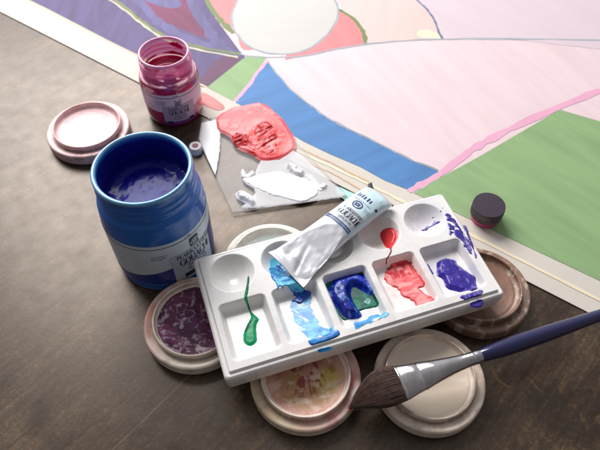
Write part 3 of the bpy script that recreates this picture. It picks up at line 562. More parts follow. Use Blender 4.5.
# ------------------------------------------------------------------ lettering
def text_geo(s, size, spacing=1.0):
    cu = bpy.data.curves.new('tmp', 'FONT'); cu.body = s; cu.size = size; cu.align_x = 'CENTER'; cu.align_y = 'CENTER'; cu.resolution_u = 3
    cu.space_character = spacing
    ob = bpy.data.objects.new('tmp', cu); COL.objects.link(ob)
    dg = bpy.context.evaluated_depsgraph_get(); me = bpy.data.meshes.new_from_object(ob.evaluated_get(dg))
    V = [(v.co.x, v.co.y) for v in me.vertices]; F = [tuple(p.vertices) for p in me.polygons]
    bpy.data.objects.remove(ob); bpy.data.curves.remove(cu); bpy.data.meshes.remove(me)
    return V, F
class Art:
    """flat artwork in (x, y) that is later wrapped on a surface"""
    def __init__(s): s.V = []; s.F = []
    def add(s, V, F, dx=0, dy=0, sx=1, sy=1, shear=0):
        b = len(s.V); s.V += [(x * sx + dx + shear * y, y * sy + dy) for x, y in V]; s.F += [tuple(b + i for i in f) for f in F]
    def text(s, t, size, x, y, sx=1, sy=1, bold=0, spacing=1):
        V, F = text_geo(t, size, spacing)
        s.add(V, F, x, y, sx, sy)
        if bold:
            for dx, dy in ((bold, 0), (0, bold * .5)): s.add(V, F, x + dx, y + dy, sx, sy)
    def serif_text(s, t, size, x, y, sp=1.0):
        """roman capitals from stems, hairlines, bowls and slab serifs"""
        W = dict(G=.78, O=.80, U=.78, A=.78, C=.74, H=.84, E=.66, P=.64, L=.62, K=.80, T=.70, V=.76, R=.76, F=.60, I=.36, N=.84)
        tot = sum(W.get(c, .4) * sp for c in t) * size; cx = x - tot / 2
        for c in t:
            s._glyph(c, cx, y - size / 2, size, W.get(c, .4)); cx += W.get(c, .4) * sp * size
    def _q(s, pts, ox, oy, k): s.add([(ox + px * k, oy + py * k) for px, py in pts], [tuple(range(len(pts)))])
    def _glyph(s, c, ox, oy, k, w):
        st, hl, sf = .15, .055, .05
        R = lambda x0, y0, x1, y1: s._q([(x0, y0), (x1, y0), (x1, y1), (x0, y1)], ox, oy, k)
        Q = lambda *p: s._q(p, ox, oy, k)
        def stem(x, wd=st, y0=0, y1=1, a=True, b=True):
            R(x, y0, x + wd, y1)
            if a: R(x - .06, y0, x + wd + .06, y0 + sf)
            if b: R(x - .06, y1 - sf, x + wd + .06, y1)
        def bowl(cx, cy, rx, ry, a0, a1, th=st, n=14):
            for i in range(n):
                p = []
                for a, inner in ((i, 0), (i + 1, 0), (i + 1, 1), (i, 1)):
                    an = math.radians(a0 + (a1 - a0) * a / n); cc = abs(math.cos(an)); d = (hl + (th - hl) * cc) * inner
                    p.append((cx + (rx - d) * math.cos(an), cy + (ry - (hl if inner else 0)) * math.sin(an)))
                Q(*p)
        if c in 'GCO':
            m = .37
            bowl(m, .5, .34, .51, *((0, 360) if c == 'O' else (40, 320)), n=24)
            if c == 'C': R(.60, .68, .64, .95)
            if c == 'G': R(.54, .05, .68, .42); R(.46, .40, .74, .45); R(.60, .68, .64, .95)
        elif c == 'U': stem(.08, y0=.25, a=False); stem(.58, .07, .25, 1, False, True); bowl(.365, .3, .285, .31, 180, 360)
        elif c == 'A' or c == 'V':
            f = (lambda y: y) if c == 'A' else (lambda y: 1 - y)
            Q((.05, f(0)), (.11, f(0)), (.38, f(1)), (.33, f(1))); Q((.52, f(0)), (.68, f(0)), (.42, f(1)), (.33, f(1)))
            R(-.01, min(f(0), f(sf)), .18, max(f(0), f(sf))); R(.45, min(f(0), f(sf)), .75, max(f(0), f(sf)))
            if c == 'A': R(.18, .32, .56, .32 + hl)
        elif c == 'H': stem(.08); stem(.58); R(.1, .48, .7, .48 + hl)
        elif c == 'N': stem(.08, .07); stem(.66, .07); Q((.08, 1), (.25, 1), (.73, 0), (.62, 0))
        elif c == 'I': stem(.1)
        elif c in 'ELF':
            stem(.08)
            if c in 'EL': R(.1, 0, .56, sf); R(.53, 0, .57, .22)
            if c in 'EF': R(.1, 1 - sf, .54, 1); R(.50, .8, .54, 1); R(.1, .5, .42, .5 + hl); R(.40, .42, .44, .63)
        elif c == 'T': stem(.27, b=False); R(.02, 1 - sf, .66, 1); R(.02, .78, .06, 1); R(.62, .78, .66, 1)
        elif c in 'PR':
            stem(.08); bowl(.28, .74, .32, .265, -90, 90); R(.2, .475, .3, .53); R(.2, .95, .3, 1)
            if c == 'R': Q((.30, .5), (.44, .5), (.74, 0), (.57, 0))
        elif c == 'K': stem(.08); Q((.22, .42), (.28, .38), (.64, .97), (.56, .97)); Q((.30, .55), (.42, .62), (.76, 0), (.58, 0)); R(.5, .95, .72, 1); R(.5, 0, .82, sf)
    def rect(s, x0, x1, y0, y1, nx=8, ny=2):
        V = [(x0 + (x1 - x0) * i / nx, y0 + (y1 - y0) * j / ny) for i in range(nx + 1) for j in range(ny + 1)]
        s.add(V, grid_faces(nx + 1, ny + 1))
    def ring(s, cx, cy, rx, ry, w, a0=0, a1=360, n=28, rot=0):
        V = []; F = []
        for i in range(n + 1):
            a = math.radians(a0 + (a1 - a0) * i / n)
            for k in (0, 1):
                x, y = (rx - w * k) * math.cos(a), (ry - w * k) * math.sin(a)
                V.append((cx + x * math.cos(rot) - y * math.sin(rot), cy + x * math.sin(rot) + y * math.cos(rot)))
        for i in range(n): F.append((2 * i, 2 * i + 1, 2 * i + 3, 2 * i + 2))
        s.add(V, F)
    def dashes(s, x0, x1, y, h, seed=0):
        rr = random.Random(seed); x = x0
        while x < x1:
            w = rr.uniform(.3, 1) * h * 2.2
            s.rect(x, min(x + w, x1), y - h / 2 * rr.uniform(.5, 1), y + h / 2 * rr.uniform(.5, 1), 1, 1); x += w + h * .7
    def build(s, name, fn, mat, parent):
        o = mesh_obj(name, [fn(x, y) for x, y in s.V], s.F, mat, parent, smooth=False); return o
def on_jar(prof_r, a0, off, lift=0):
    """x along the circumference, y height"""
    def f(x, y):
        r = prof_r(y) + off; a = a0 + x / r
        return (r * math.cos(a), r * math.sin(a), y)
    return f

# ------------------------------------------------------------------ big blue jar
def interp_prof(pts):
    zs = [p[1] for p in pts]; rs = [p[0] for p in pts]
    return lambda z: float(np.interp(z, zs, rs))
bj = thing('paint_jar', 'large open jar of dark blue gouache with pale label beside the palette', 'paint jar', (-.1275, .3315, 0), 0)
outer = [(0, 0), (0, 0), (.040, 0), (.0435, .0015), (.0450, .005), (.0454, .012), (.0456, .040), (.0456, .066), (.0454, .076), (.0446, .084), (.0438, .091), (.0418, .0955),
         (.0408, .0985), (.0410, .1005), (.0412, .103), (.0402, .1055), (.0404, .108), (.0412, .110), (.0402, .1125), (.0400, .1165), (.0402, .1195), (.0396, .1212), (.0384, .1214), (.0374, .1203)]
inner = [(.0370, .118), (.0368, .105), (.0375, .098), (.042, .090), (.0428, .078), (.0428, .012), (.040, .006), (0, .005), (0, .005)]
lathe('jar_wall', outer + inner, m_bjar, bj, seg=144, wob=.004)
lin_prof = [(.0372, .1165), (.0366, .112), (.0364, .100), (.0372, .094), (.0405, .088), (.0420, .076), (.0420, .0125), (.0395, .0065), (0, .0055), (0, .0055)]
lathe('paint_lining', [(r - .0003, z) for r, z in lin_prof[:-2]] + lin_prof[-2:], m_bin, bj, seg=120, wob=.003)
lathe('jar_lip', [(.0368, .1195), (.0372, .1212), (.0384, .1222), (.0398, .1222), (.0407, .1213), (.0409, .1198), (.0404, .1186), (.0396, .1184), (.0384, .1186), (.0368, .1195)], M('blue_lip', lin((96, 160, 208)), .15, coat=.8, var=.2, vscale=60), bj, seg=120)
# paint surface inside
na, nr = 160, 60
A, Rr = np.meshgrid(np.linspace(0, 2 * PI, na, endpoint=False), np.linspace(.0002, .0420, nr), indexing='ij')
X = Rr * np.cos(A); Y = Rr * np.sin(A)
Zp = .0925 + .0012 * (fbm(X * 40, Y * 40, 3, 2) - .5) + .004 * sstep(.026, .037, Rr) * (fbm(np.cos(A) * 3 + 4, np.sin(A) * 3 + 4, 2, 3)) + .0006 * (fbm(X * 200, Y * 120, 9, 2) - .5)
Rl = Rr * .0386 / .0420
mesh_obj('blue_paint', np.stack([(Rl * np.cos(A)).ravel(), (Rl * np.sin(A)).ravel(), Zp.ravel()], 1).tolist(), grid_faces(na, nr, wrap_u=True), m_bpaint, bj)
pr_b = interp_prof([(.0435, .0015), (.0450, .005), (.0454, .012), (.0456, .040), (.0456, .066), (.0454, .076), (.0446, .084)])
AF = math.radians(-40)     # label centre azimuth
lab = Art()
n = 60
def wrap_band(name, z0f, z1f, a0, a1, off, mat, parent, prof, n=90, m=10):
    V = []
    for i in range(n + 1):
        a = a0 + (a1 - a0) * i / n
        for j in range(m + 1):
            z = z0f(a) + (z1f(a) - z0f(a)) * j / m; r = prof(z) + off; V.append((r * math.cos(a), r * math.sin(a), z))
    return mesh_obj(name, V, grid_faces(n + 1, m + 1), mat, parent)
wrap_band('label_band', lambda a: .012, lambda a: .0715, -PI, PI * .2, .00025, m_blab, bj, pr_b)
wrap_band('label_colour_block', lambda a: .0125, lambda a: max(.020, .030 + (a + 1.57) * .014), -PI, PI * .2, .00045, m_blow, bj, pr_b)
wrap_band('label_rule', lambda a: .0668, lambda a: .0674, -PI, PI * .2, .0005, m_ink, bj, pr_b, m=1)
wrap_band('label_panel', lambda a: .0105, lambda a: .0505, AF - .50, AF + .46, .0007, m_bpan, bj, pr_b)
f = on_jar(pr_b, AF + .04, .0010)
a = Art(); a.serif_text('PLAKKAATVERF', .0050, 0, .0470, .92); a.serif_text('GOUACHE', .0082, 0, .0380, .84)
a.serif_text('GOUACHE', .0036, 0, .0300, 1.1); a.serif_text('PLAKKAAT', .0036, 0, .0250, 1.1)
a.rect(-.016, .016, .0325, .0328); a.rect(-.016, -.004, .0145, .0200)
a.build('label_lettering', f, m_ink, bj)
a = Art(); a.rect(-.0048, .0048, .0530, .0635, 4, 4); e = a.build('label_emblem', f, m_ink, bj)
bj.scale = (1, 1, .965)
f2 = on_jar(pr_b, AF + .04, .0012)
a = Art(); a.ring(0, .0583, .0043, .0036, .0008, rot=.3); a.ring(0, .0583, .0030, .0014, .0007, rot=.9); a.ring(.0, .0583, .0026, .0012, .0006, rot=-.6)
a.build('emblem_mark', f2, m_bpan, e)
fs = on_jar(pr_b, AF - .1, .0007)
a = Art(); a.dashes(-.034, -.020, .0565, .0009, 1); a.dashes(-.034, -.022, .0540, .0009, 2); a.dashes(-.034, -.024, .0515, .0009, 3)
a.build('small_print', fs, m_ink, bj)
a = Art(); a.dashes(-.002, .004, .0690, .0011, 4); a.build('label_number', fs, m_ink, bj)

# ------------------------------------------------------------------ magenta jar
rj = thing('paint_jar', 'small glass jar half full of magenta gouache standing by the painting', 'paint jar', (-.1445, .5320, 0))
Hs = 1.0
ro = [(0, 0), (0, 0), (.0255, 0), (.0290, .0015), (.0310, .0050), (.0320, .012), (.0322, .030), (.0322, .048), (.0312, .055), (.0290, .0600), (.0272, .0620), (.0262, .0632),
      (.0268, .0645), (.0276, .0658), (.0266, .0672), (.0260, .0690), (.0268, .0705), (.0272, .0716), (.0262, .0730), (.0258, .0750), (.0268, .0770), (.0272, .0786), (.0266, .0800), (.0252, .0803), (.0242, .0792)]
ri = [(.0238, .0770), (.0236, .0660), (.0244, .0625), (.0262, .0592), (.0286, .0545), (.0298, .0480), (.0298, .012), (.0285, .0060), (.0255, .0045), (0, .0040), (0, .0040)]
lathe('jar_glass', [(r, z) for r, z in ro if z > .0545] + [q for q in ri if q[1] > .058] + [(.0280, .0560), (.0300, .0552), (.0312, .0548)], m_rglass, rj, seg=128)
lathe('jar_body', [q for q in ro if q[1] < .0549] + [(.0311, .0552), (.0300, .0556), (.0280, .0560), (.0262, .0560)], m_rbody, rj, seg=128)
lathe('magenta_paint', [(.0266, .0562), (.0258, .0545), (.0245, .0515), (.020, .0495), (.012, .0508), (.005, .0496), (0, .0500), (0, .0500)], m_rpaint, rj, seg=96, wob=.01)
m_rlip = M('magenta_jar_rim', lin((230, 160, 204)), .1, alpha=.8, coat=1)
lathe('jar_lip', [(.0240, .0786), (.0244, .0800), (.0252, .0808), (.0262, .0808), (.0271, .0800), (.0273, .0788), (.0268, .0782), (.0252, .0782), (.0240, .0786)], m_rlip, rj, seg=96)
m_rthr = M('magenta_thread', lin((232, 110, 176)), .12, alpha=.6, coat=1)
for zt in (.0655, .0712):
    lathe('screw_thread', [(.0262, zt - .0016), (.0276, zt - .0010), (.0281, zt), (.0276, zt + .0010), (.0262, zt + .0016)], m_rthr, rj, seg=96)
# streaks of paint clinging inside the neck
def neck(name, a0, a1, z0, z1, seed):
    V = []; n, m = 40, 12
    for i in range(n + 1):
        aa = a0 + (a1 - a0) * i / n; e = math.sin(PI * i / n) ** .5
        for j in range(m + 1):
            lo = z0 + (z1 - z0) * (.5 - .5 * e * (.6 + .4 * float(vn(i * .35, 1, seed)))); hi = z0 + (z1 - z0) * (.5 + .5 * e * (.5 + .5 * float(vn(i * .5, 4, seed))))
            z = lo + (hi - lo) * j / m
            r = float(np.interp(z, [.0570, .0592, .0625, .0660, .0792], [.0268, .0258, .0240, .0232, .0234]))
            V.append((r * math.cos(aa), r * math.sin(aa), z))
    mesh_obj(name, V, grid_faces(n + 1, m + 1), m_rpaint, rj)
neck('paint_streak', -.9, 1.9, .0555, .0660, 3); neck('paint_streak', 2.1, 4.6, .0550, .0650, 5); neck('paint_streak', .7, 1.5, .0690, .0770, 7)
neck('paint_streak', 4.7, 5.3, .056, .0705, 9); neck('paint_streak', 3.3, 5.6, .0555, .0615, 11); neck('paint_streak', 3.6, 4.4, .0640, .0680, 13)
pr_r = interp_prof([(.0290, .0015), (.0310, .005), (.0320, .012), (.0322, .030), (.0322, .048), (.0312, .055)])
AR = math.radians(-72)
wrap_band('label_band', lambda a: .0235, lambda a: .0475, -PI, PI * .15, .0003, m_rlab, rj, pr_r)
wrap_band('label_rule', lambda a: .0432, lambda a: .0438, -PI, PI * .15, .0005, m_ink, rj, pr_r, m=1)
wrap_band('label_panel', lambda a: .0095, lambda a: .0325, AR - .50, AR + .62, .0007, m_rpan, rj, pr_r)
wrap_band('label_stripe', lambda a: .0060, lambda a: .0100, AR - .50, AR + .62, .0009, m_rlow, rj, pr_r)
f = on_jar(pr_r, AR + .06, .0011)
a = Art(); a.serif_text('PLAKKAATVERF', .0030, 0, .0285, .93); a.serif_text('GOUACHE', .0056, 0, .0232, .80); a.serif_text('GOUACHE', .0024, 0, .0178, 1.1); a.serif_text('PLAKKAAT', .0024, 0, .0145, 1.1)
a.rect(-.0150, -.0095, .0075, .0112, 3); a.rect(.0100, .0160, .0085, .0118, 3)
a.ring(0, .0352, .0036, .0025, .0007, rot=.3); a.ring(0, .0352, .0020, .0012, .0006, rot=.9); a.rect(-.0036, -.0018, .0384, .0395, 1); a.rect(.0020, .0038, .0388, .0399, 1)
a.rect(-.0036, -.0018, .0306, .0317, 1); a.rect(.0018, .0036, .0306, .0317, 1)
a.build('label_lettering', f, m_ink, rj)
a = Art(); a.dashes(-.022, -.010, .0385, .0007, 1); a.dashes(-.022, -.011, .0365, .0007, 2); a.dashes(-.022, -.012, .0345, .0007, 3); a.build('small_print', on_jar(pr_r, AR, .0006), m_ink, rj)
a = Art(); a.dashes(-.002, .003, .0452, .0010, 4); a.build('label_number', on_jar(pr_r, AR, .0006), m_ink, rj)

# ------------------------------------------------------------------ clear sheet with thick paint
zs = .0040
A2_, A_, B_, C_, D_ = [np.array(p) for p in ((-0.1113, 0.5094), (-0.1127, 0.4789), (-.067, .375), (.0481, .3973), (-.044, .5307))]
sh = thing('clear_palette_sheet', 'clear sheet carrying a thick coral red blob and smears of white paint', 'palette sheet', (0, 0, 0))
V = []
for z in (.0026, zs):
    for p in (A2_, A_, B_, C_, D_): V.append((*p, z))
o = mesh_obj('glass_sheet', V, [(4, 3, 2, 1, 0), (5, 6, 7, 8, 9)] + [(i, (i + 1) % 5, (i + 1) % 5 + 5, i + 5) for i in range(5)], [m_sheet, m_sedge], sh, smooth=False, midx=[0, 0, 1, 1, 1, 1, 1]); fix_normals(o)
zfl = lambda X, Y: np.full(X.shape, zs)
def c_coral(x, y, d, h):
    n = fbm(x * 60, y * 60, 3, 4); s = fbm(x * 150 + 2 * n, y * 150, 8, 4)
    c = mixc(lin((230, 92, 96)), lin((238, 130, 130)), sstep(.35, .65, n))
    w = sstep(.030, .012, np.hypot(x - CC[0], (y - CC[1]) * .8))
    c = mixc(c, lin((206, 24, 34)), np.clip(w * sstep(.40, .56, s) * 1.1, 0, 1))
    return mixc(c, lin((244, 176, 172)), sstep(.62, .7, s) * .4)
CC = [(-0.0403, 0.4737)][0]
def h_coral(X, Y):
    w = sstep(.028, .010, np.hypot(X - CC[0], (Y - CC[1]) * .8)); r = np.abs(fbm(X * 45, Y * 60, 44, 2) - .5) * 2
    return .0022 * w * (1 - r) ** 2
drape('coral_blob', [(-0.0948, 0.5122), (-0.0808, 0.5279), (-0.0627, 0.5348), (-0.0442, 0.538), (-0.0315, 0.5256), (-0.0189, 0.5078), (-0.0081, 0.4841), (-0.0051, 0.4696), (-0.008, 0.4594), (-0.0236, 0.4475), (-0.0407, 0.4455), (-0.0526, 0.4554), (-0.0675, 0.4634), (-0.0743, 0.4778), (-0.0837, 0.4862), (-0.0917, 0.4926), (-0.0945, 0.5012)], zfl, c_coral, sh, mat=m_soft, th=.0014, ramp=.0035, nz=.0010, nsc=120, seed=3, relief=.0006, rsc=90, hf=h_coral, step=.0005)
def c_swirl(x, y, d, h):
    s = fbm(x * 110 + 3 * fbm(x * 60, y * 60, 7, 2), y * 160, 48, 3)
    return mixc(lin((178, 14, 26)), lin((236, 96, 96)), sstep(.44, .62, s) * .9)
drape('red_swirl', [(-0.0749, 0.4791), (-0.0702, 0.4883), (-0.0611, 0.4849), (-0.0536, 0.4883), (-0.0499, 0.4977), (-0.0436, 0.5047), (-0.0339, 0.5038), (-0.0269, 0.49), (-0.0219, 0.4766), (-0.0233, 0.4626), (-0.0323, 0.453), (-0.0432, 0.4514), (-0.0521, 0.457), (-0.0607, 0.4659), (-0.0688, 0.4667)], lambda X, Y: zfl(X, Y) + .0013, c_swirl, sh, mat=m_thick, th=.0018, ramp=.0030, nz=.0016, nsc=110, seed=41, relief=.0050, rsc=95, holes=(.6, 150, .30), step=.0004)
cw = two((226, 224, 226), (240, 238, 238), 90, 3)
m_white = M('white_gouache', vcol=True, rough=.4, coat=.2, bump=.0002, bscale=300)
m_film = M('thin_white_film', lin((236, 234, 236)), .4, alpha=.58, spec=.4, var=.06)
drape('white_film_and_reflection', [(-0.0413, 0.4467), (-0.0322, 0.4483), (-0.0224, 0.4467), (-0.0071, 0.461), (0.0033, 0.4514), (0.0163, 0.4358), (0.0299, 0.4184), (0.0468, 0.3987), (0.0417, 0.3951), (0.0183, 0.3909), (-0.0034, 0.387), (-0.0302, 0.3832), (-0.0532, 0.3808), (-0.0581, 0.3825), (-0.0505, 0.3909), (-0.0455, 0.4008), (-0.0477, 0.4132), (-0.0458, 0.432)], zfl, cw, sh, mat=m_film, smooth=False, th=.00012, ramp=.002, nz=.0008, nsc=160, seed=5, step=.0006)
drape('white_film_and_reflection', [(-0.1108, 0.4782), (-0.1111, 0.5047), (-0.0923, 0.5109), (-0.0896, 0.4926), (-0.0878, 0.4634), (-0.0893, 0.4274), (-0.0979, 0.4467)], zfl, cw, sh, smooth=False, mat=M('painted_reflection', lin((248, 247, 247)), .32, spec=.6, alpha=.96), th=.00012, ramp=.002, nz=.0001, seed=6, step=.0006)  # light reflected by the sheet's left edge, painted as a white strip
drape('white_smear', [(-0.0603, 0.4199), (-0.0504, 0.4229), (-0.0372, 0.4274), (-0.0218, 0.4297), (0.0021, 0.4221), (0.0137, 0.4139), (0.019, 0.4023), (0.0156, 0.3944), (-0.0007, 0.3881), (-0.0197, 0.3944), (-0.0307, 0.398), (-0.0446, 0.4059), (-0.0549, 0.4125)], zfl, cw, sh, mat=m_white, th=.0011, ramp=.0016, nz=.0016, nsc=160, seed=7, relief=.0008, rsc=130, step=.0004)
drape('white_lump', [(-0.0656, 0.3994), (-0.061, 0.4037), (-0.054, 0.4008), (-0.0474, 0.3944), (-0.0438, 0.3867), (-0.0484, 0.3825), (-0.056, 0.3881), (-0.0624, 0.3916)], zfl, cw, sh, mat=m_white, th=.0042, ramp=.004, nz=.0006, seed=9, relief=.0024, rsc=240)
drape('white_lump', [(-0.0155, 0.4389), (-0.0092, 0.442), (-0.0001, 0.4366), (0.0055, 0.4289), (0.0032, 0.4214), (-0.0035, 0.4221), (-0.0114, 0.4289)], zfl, two((190, 186, 188), (226, 224, 226), 200), sh, mat=m_white, th=.0042, ramp=.004, nz=.0006, seed=10, relief=.0024, rsc=240)
drape('white_lump', [(0.0186, 0.4088), (0.0242, 0.4139), (0.0291, 0.4117), (0.0273, 0.4059), (0.0218, 0.4037)], zfl, cw, sh, mat=m_white, th=.0028, ramp=.003, nz=.0005, seed=11, relief=.0016, rsc=240)
drape('white_smear', [(-0.0611, 0.4335), (-0.0581, 0.4312), (-0.0561, 0.4251), (-0.0508, 0.432), (-0.0473, 0.4274), (-0.052, 0.4221), (-0.0581, 0.4206), (-0.0618, 0.4259)], zfl, cw, sh, mat=m_white, th=.0010, ramp=.0012, nz=.0010, seed=12, relief=.001, rsc=260)
drape('white_smear', [(0.0049, 0.4244), (0.0119, 0.4251), (0.0187, 0.4151), (0.024, 0.4052), (0.019, 0.4023), (0.0126, 0.4125)], zfl, cw, sh, mat=m_white, th=.0012, ramp=.0014, nz=.0012, seed=13, relief=.001, rsc=260)


# ------------------------------------------------------------------ paint tube
TA = np.array([-.0125, .2795]); TB = np.array([.0750, .3595]); TL = float(np.linalg.norm(TB - TA)); td = (TB - TA) / TL
tube = thing('paint_tube', 'squeezed metal paint tube with pale blue label lying across the palette', 'paint tube', (TA[0], TA[1], .0426), math.atan2(td[1], td[0]))
def hw(s): return float(np.interp(s, [0, .04, .15, .35, .55, 1], [.0222, .0218, .0196, .0172, .0158, .0150]))
def hh(s): return float(np.interp(s, [0, .03, .12, .3, .5, .72, .9, .965, 1], [.0007, .0008, .0032, .0062, .0078, .0084, .0078, .0060, .0036]))
def tpos(s, t, off=0):
    w, h = hw(s), hh(s); ct, st = math.cos(t), math.sin(t)
    e = .86
    y = -(w + off) * math.copysign(abs(ct) ** e, ct); z = (h + off) * math.copysign(abs(st) ** e, st)
    if z > 0:
        # pressed facet with a sharp curved crease
        cut = max(.0076 - (.49 - s) * .026, .30 * h) - .00012 * math.sin(y * 200 + s * 9) + .10 * y
        if s < .5 and z > cut: z = cut + (z - cut) * .04
        z += .0006 * math.exp(-((s - .12) / .06) ** 2) * math.sin(y * 330 + 1.1) * min(1, h / .002)
        z -= .0013 * math.exp(-((y + .006 - (s - .06) * .05) / .0016) ** 2) * float(sstep(.3, .12, s)) * float(sstep(.02, .05, s))
    z += .0006 * (float(fbm(s * 14, t * 3, 4, 2)) - .5) * min(1, h / .003)
    lift = h + float(np.interp(s, [0, .06, 1], [.0016, .0003, .0003])) 
    z += .0024 * float(sstep(.10, 0, s)) * math.sin(y * 95 + .3) + .0012 * float(sstep(.1, 0, s))
    return (s * TL, y, z + lift)
ns, nt_ = 120, 96
V = [tpos(i / (ns - 1), 2 * PI * j / nt_) for i in range(ns) for j in range(nt_)]
F = grid_faces(ns, nt_, wrap_v=True)
F.append(tuple(range(nt_))); F.append(tuple((ns - 1) * nt_ + j for j in range(nt_ - 1, -1, -1)))
o = mesh_obj('tube_body', V, F, m_foil, tube); fix_normals(o)
# label sleeve
n1, n2 = 50, 80
V = [tpos(.50 + .455 * i / n1, -.5 + (PI + 1.0) * j / n2, .00022) for i in range(n1 + 1) for j in range(n2 + 1)]
mesh_obj('label_sleeve', V, grid_faces(n1 + 1, n2 + 1), m_tlab, tube)
def on_tube(off):
    # art x across the tube, art y along it (0 at s=.5)
    def f(x, y):
        s = .5 + y / TL; w = hw(s); t = PI / 2 + (x / w) * 1.02
        return tpos(s, t, off)
    return f
fx = lambda o_: (lambda x, y: on_tube(o_)(-x, y))
a = Art(); a.rect(-.0035, .0150, .0055, .0215, 24, 16); a.build('label_panel', fx(.00036), m_tpan, tube)
a = Art(); a.rect(-.016, .016, .0008, .0020, 24, 2); a.rect(-.016, .016, .0026, .0030, 24, 1); a.rect(-.016, .016, .0035, .0046, 24, 1)
for k in range(6): a.rect(-.0098 + k * .0026, -.0086 + k * .0026, .0370, .0415 - (k % 2) * .0008, 1, 3)
a.rect(.0125, .0165, .0360, .0385, 4, 2)
a.build('label_stripes', fx(.00050), m_navy, tube)
a = Art(); a.serif_text('PLAKKAATVERF', .0027, .0020, .0190, .9); a.serif_text('GOUACHE', .0058, .0030, .0135, .76); a.serif_text('GOUACHE', .0022, .0030, .0080, 1.2)
a.build('label_lettering', fx(.00062), m_ink, tube)
a = Art(); a.ring(-.001, .0280, .0042, .0042, .0010); a.ring(-.001, .0280, .0024, .0013, .0007, rot=.8); a.ring(-.001, .0280, .0022, .0012, .0006, rot=-.7)
a.dashes(-.008, .008, .0335, .0006, 5); a.dashes(.006, .014, .0290, .0006, 6); a.dashes(.006, .014, .0270, .0006, 7)
a.build('label_emblem', fx(.00058), m_navy, tube)
# folded crimp with a curled corner
V = []; nn, mm = 40, 14
for i in range(nn + 1):
    y = -.0152 + .0304 * i / nn
    for j in range(mm + 1):
        a_ = 2 * PI * j / mm; cr = .0013 + .0013 * math.exp(-((y - .0145) / .0022) ** 2)
        V.append((TL * .997 + cr * .9 * math.cos(a_), y, .0045 + .0042 * math.exp(-((y - .0140) / .004) ** 2) + cr * 1.25 * math.sin(a_) + .0004 * math.sin(y * 600)))
F = grid_faces(nn + 1, mm + 1); F += [tuple(range(mm + 1)), tuple(nn * (mm + 1) + j for j in range(mm, -1, -1))]
o = mesh_obj('end_fold', V, F, M('crimp_metal', lin((150, 142, 145)), .3, metal=.8, bump=.0001), tube); fix_normals(o)

# ------------------------------------------------------------------ brush
P0 = np.array([.0375, .1690, .0195]); P1 = np.array([.0762, .1835, .0335]); P2 = np.array([.1385, .2040, .0360]); P3 = np.array([.330, .2660, .0440])
br = thing('paint_brush', 'large flat soft haired brush with silver ferrule and dark blue handle resting on the saucers', 'paint brush', tuple(P1))
ax = (P2 - P1); ax /= np.linalg.norm(ax); side = np.cross([0, 0, 1], ax); side /= np.linalg.norm(side); up = np.cross(ax, side)
def fr(l, a, rx, rz, c=None): 
    p = ax * l + side * rx * math.cos(a) + up * rz * math.sin(a)
    return p if c is None else p + c
LF = float(np.linalg.norm(P2 - P1))
fp = [(0, .0140, .0052), (.0006, .0144, .0056), (.0014, .0143, .0056), (.0020, .0139, .0053), (.0026, .0142, .0056), (.012, .0122, .0062), (.0165, .0117, .0064), (.0172, .0113, .0061), (.0180, .0117, .0065), (.0300, .0092, .0066), (.0450, .0068, .0060), (.0585, .0053, .0052), (.0595, .0056, .0055), (.0605, .0052, .0051), (.0615, .0056, .0055), (.0625, .0052, .0051), (.0640, .0055, .0054), (LF + .004, .0050, .0050)]
V = []; sg = 64
for l, rx, rz in fp:
    for k in range(sg): V.append(tuple(fr(l, 2 * PI * k / sg, rx, rz)))
F = grid_faces(len(fp), sg, wrap_v=True) + [tuple(range(sg)), tuple((len(fp) - 1) * sg + k for k in range(sg - 1, -1, -1))]
o = mesh_obj('ferrule', V, F, m_ferr, br, auto=35); fix_normals(o)
hp = [(LF + .001, .0047), (LF + .010, .0058), (LF + .03, .0068), (LF + .06, .0066), (LF + .10, .0052), (LF + .16, .0036), (LF + .20, .0026), (LF + .205, .0010)]
hq = smooth_prof(hp, 6); V = []
for l, r in hq:
    for k in range(32): V.append(tuple(fr(l, 2 * PI * k / 32, r, r)))
o = mesh_obj('handle', V, grid_faces(len(hq), 32, wrap_v=True) + [tuple(range(32)), tuple((len(hq) - 1) * 32 + k for k in range(31, -1, -1))], m_hand, br); fix_normals(o)
# hair: tapered strands following a bent, pointed bundle
tip = P0 - P1; mid = tip * .5 + np.array([-.004, .0055, -.0010])
def hairpos(s, a, q):
    c = (1 - s) ** 2 * ax * .001 + 2 * s * (1 - s) * mid + s * s * tip
    wd = .0136 * (1 - s ** 1.9) * (1 + .22 * math.sin(PI * min(s * 1.15, 1))) + .0004; th = .0050 * (1 - s ** 1.7) * (1 + .35 * math.sin(PI * s)) + .0003
    return c + side * wd * q * math.cos(a) + up * th * q * math.sin(a)
V, F = [], []
N = 26
for i in range(N + 1):
    for k in range(48): V.append(tuple(hairpos(i / N * .97, 2 * PI * k / 48, .93)))
F += grid_faces(N + 1, 48, wrap_v=True)
rr = random.Random(3)
for h in range(900):
    a0 = rr.uniform(0, 2 * PI); q = rr.uniform(.92, 1.03); end = rr.uniform(.84, 1.0) if rr.random() < .9 else rr.uniform(.6, .8); wsp = rr.uniform(-.12, .12); b = len(V); K = 10
    for i in range(K + 1):
        s = end * i / K; c = hairpos(s, a0 + wsp * s, q + .02 * math.sin(s * 7 + a0 * 9)); r = .00016 * (1 - .75 * (i / K) ** 2)
        for k in range(3):
            an = 2 * PI * k / 3; V.append(tuple(c + side * r * math.cos(an) + up * r * math.sin(an)))
    F += [tuple(b + x for x in f_) for f_ in grid_faces(K + 1, 3, wrap_v=True)]
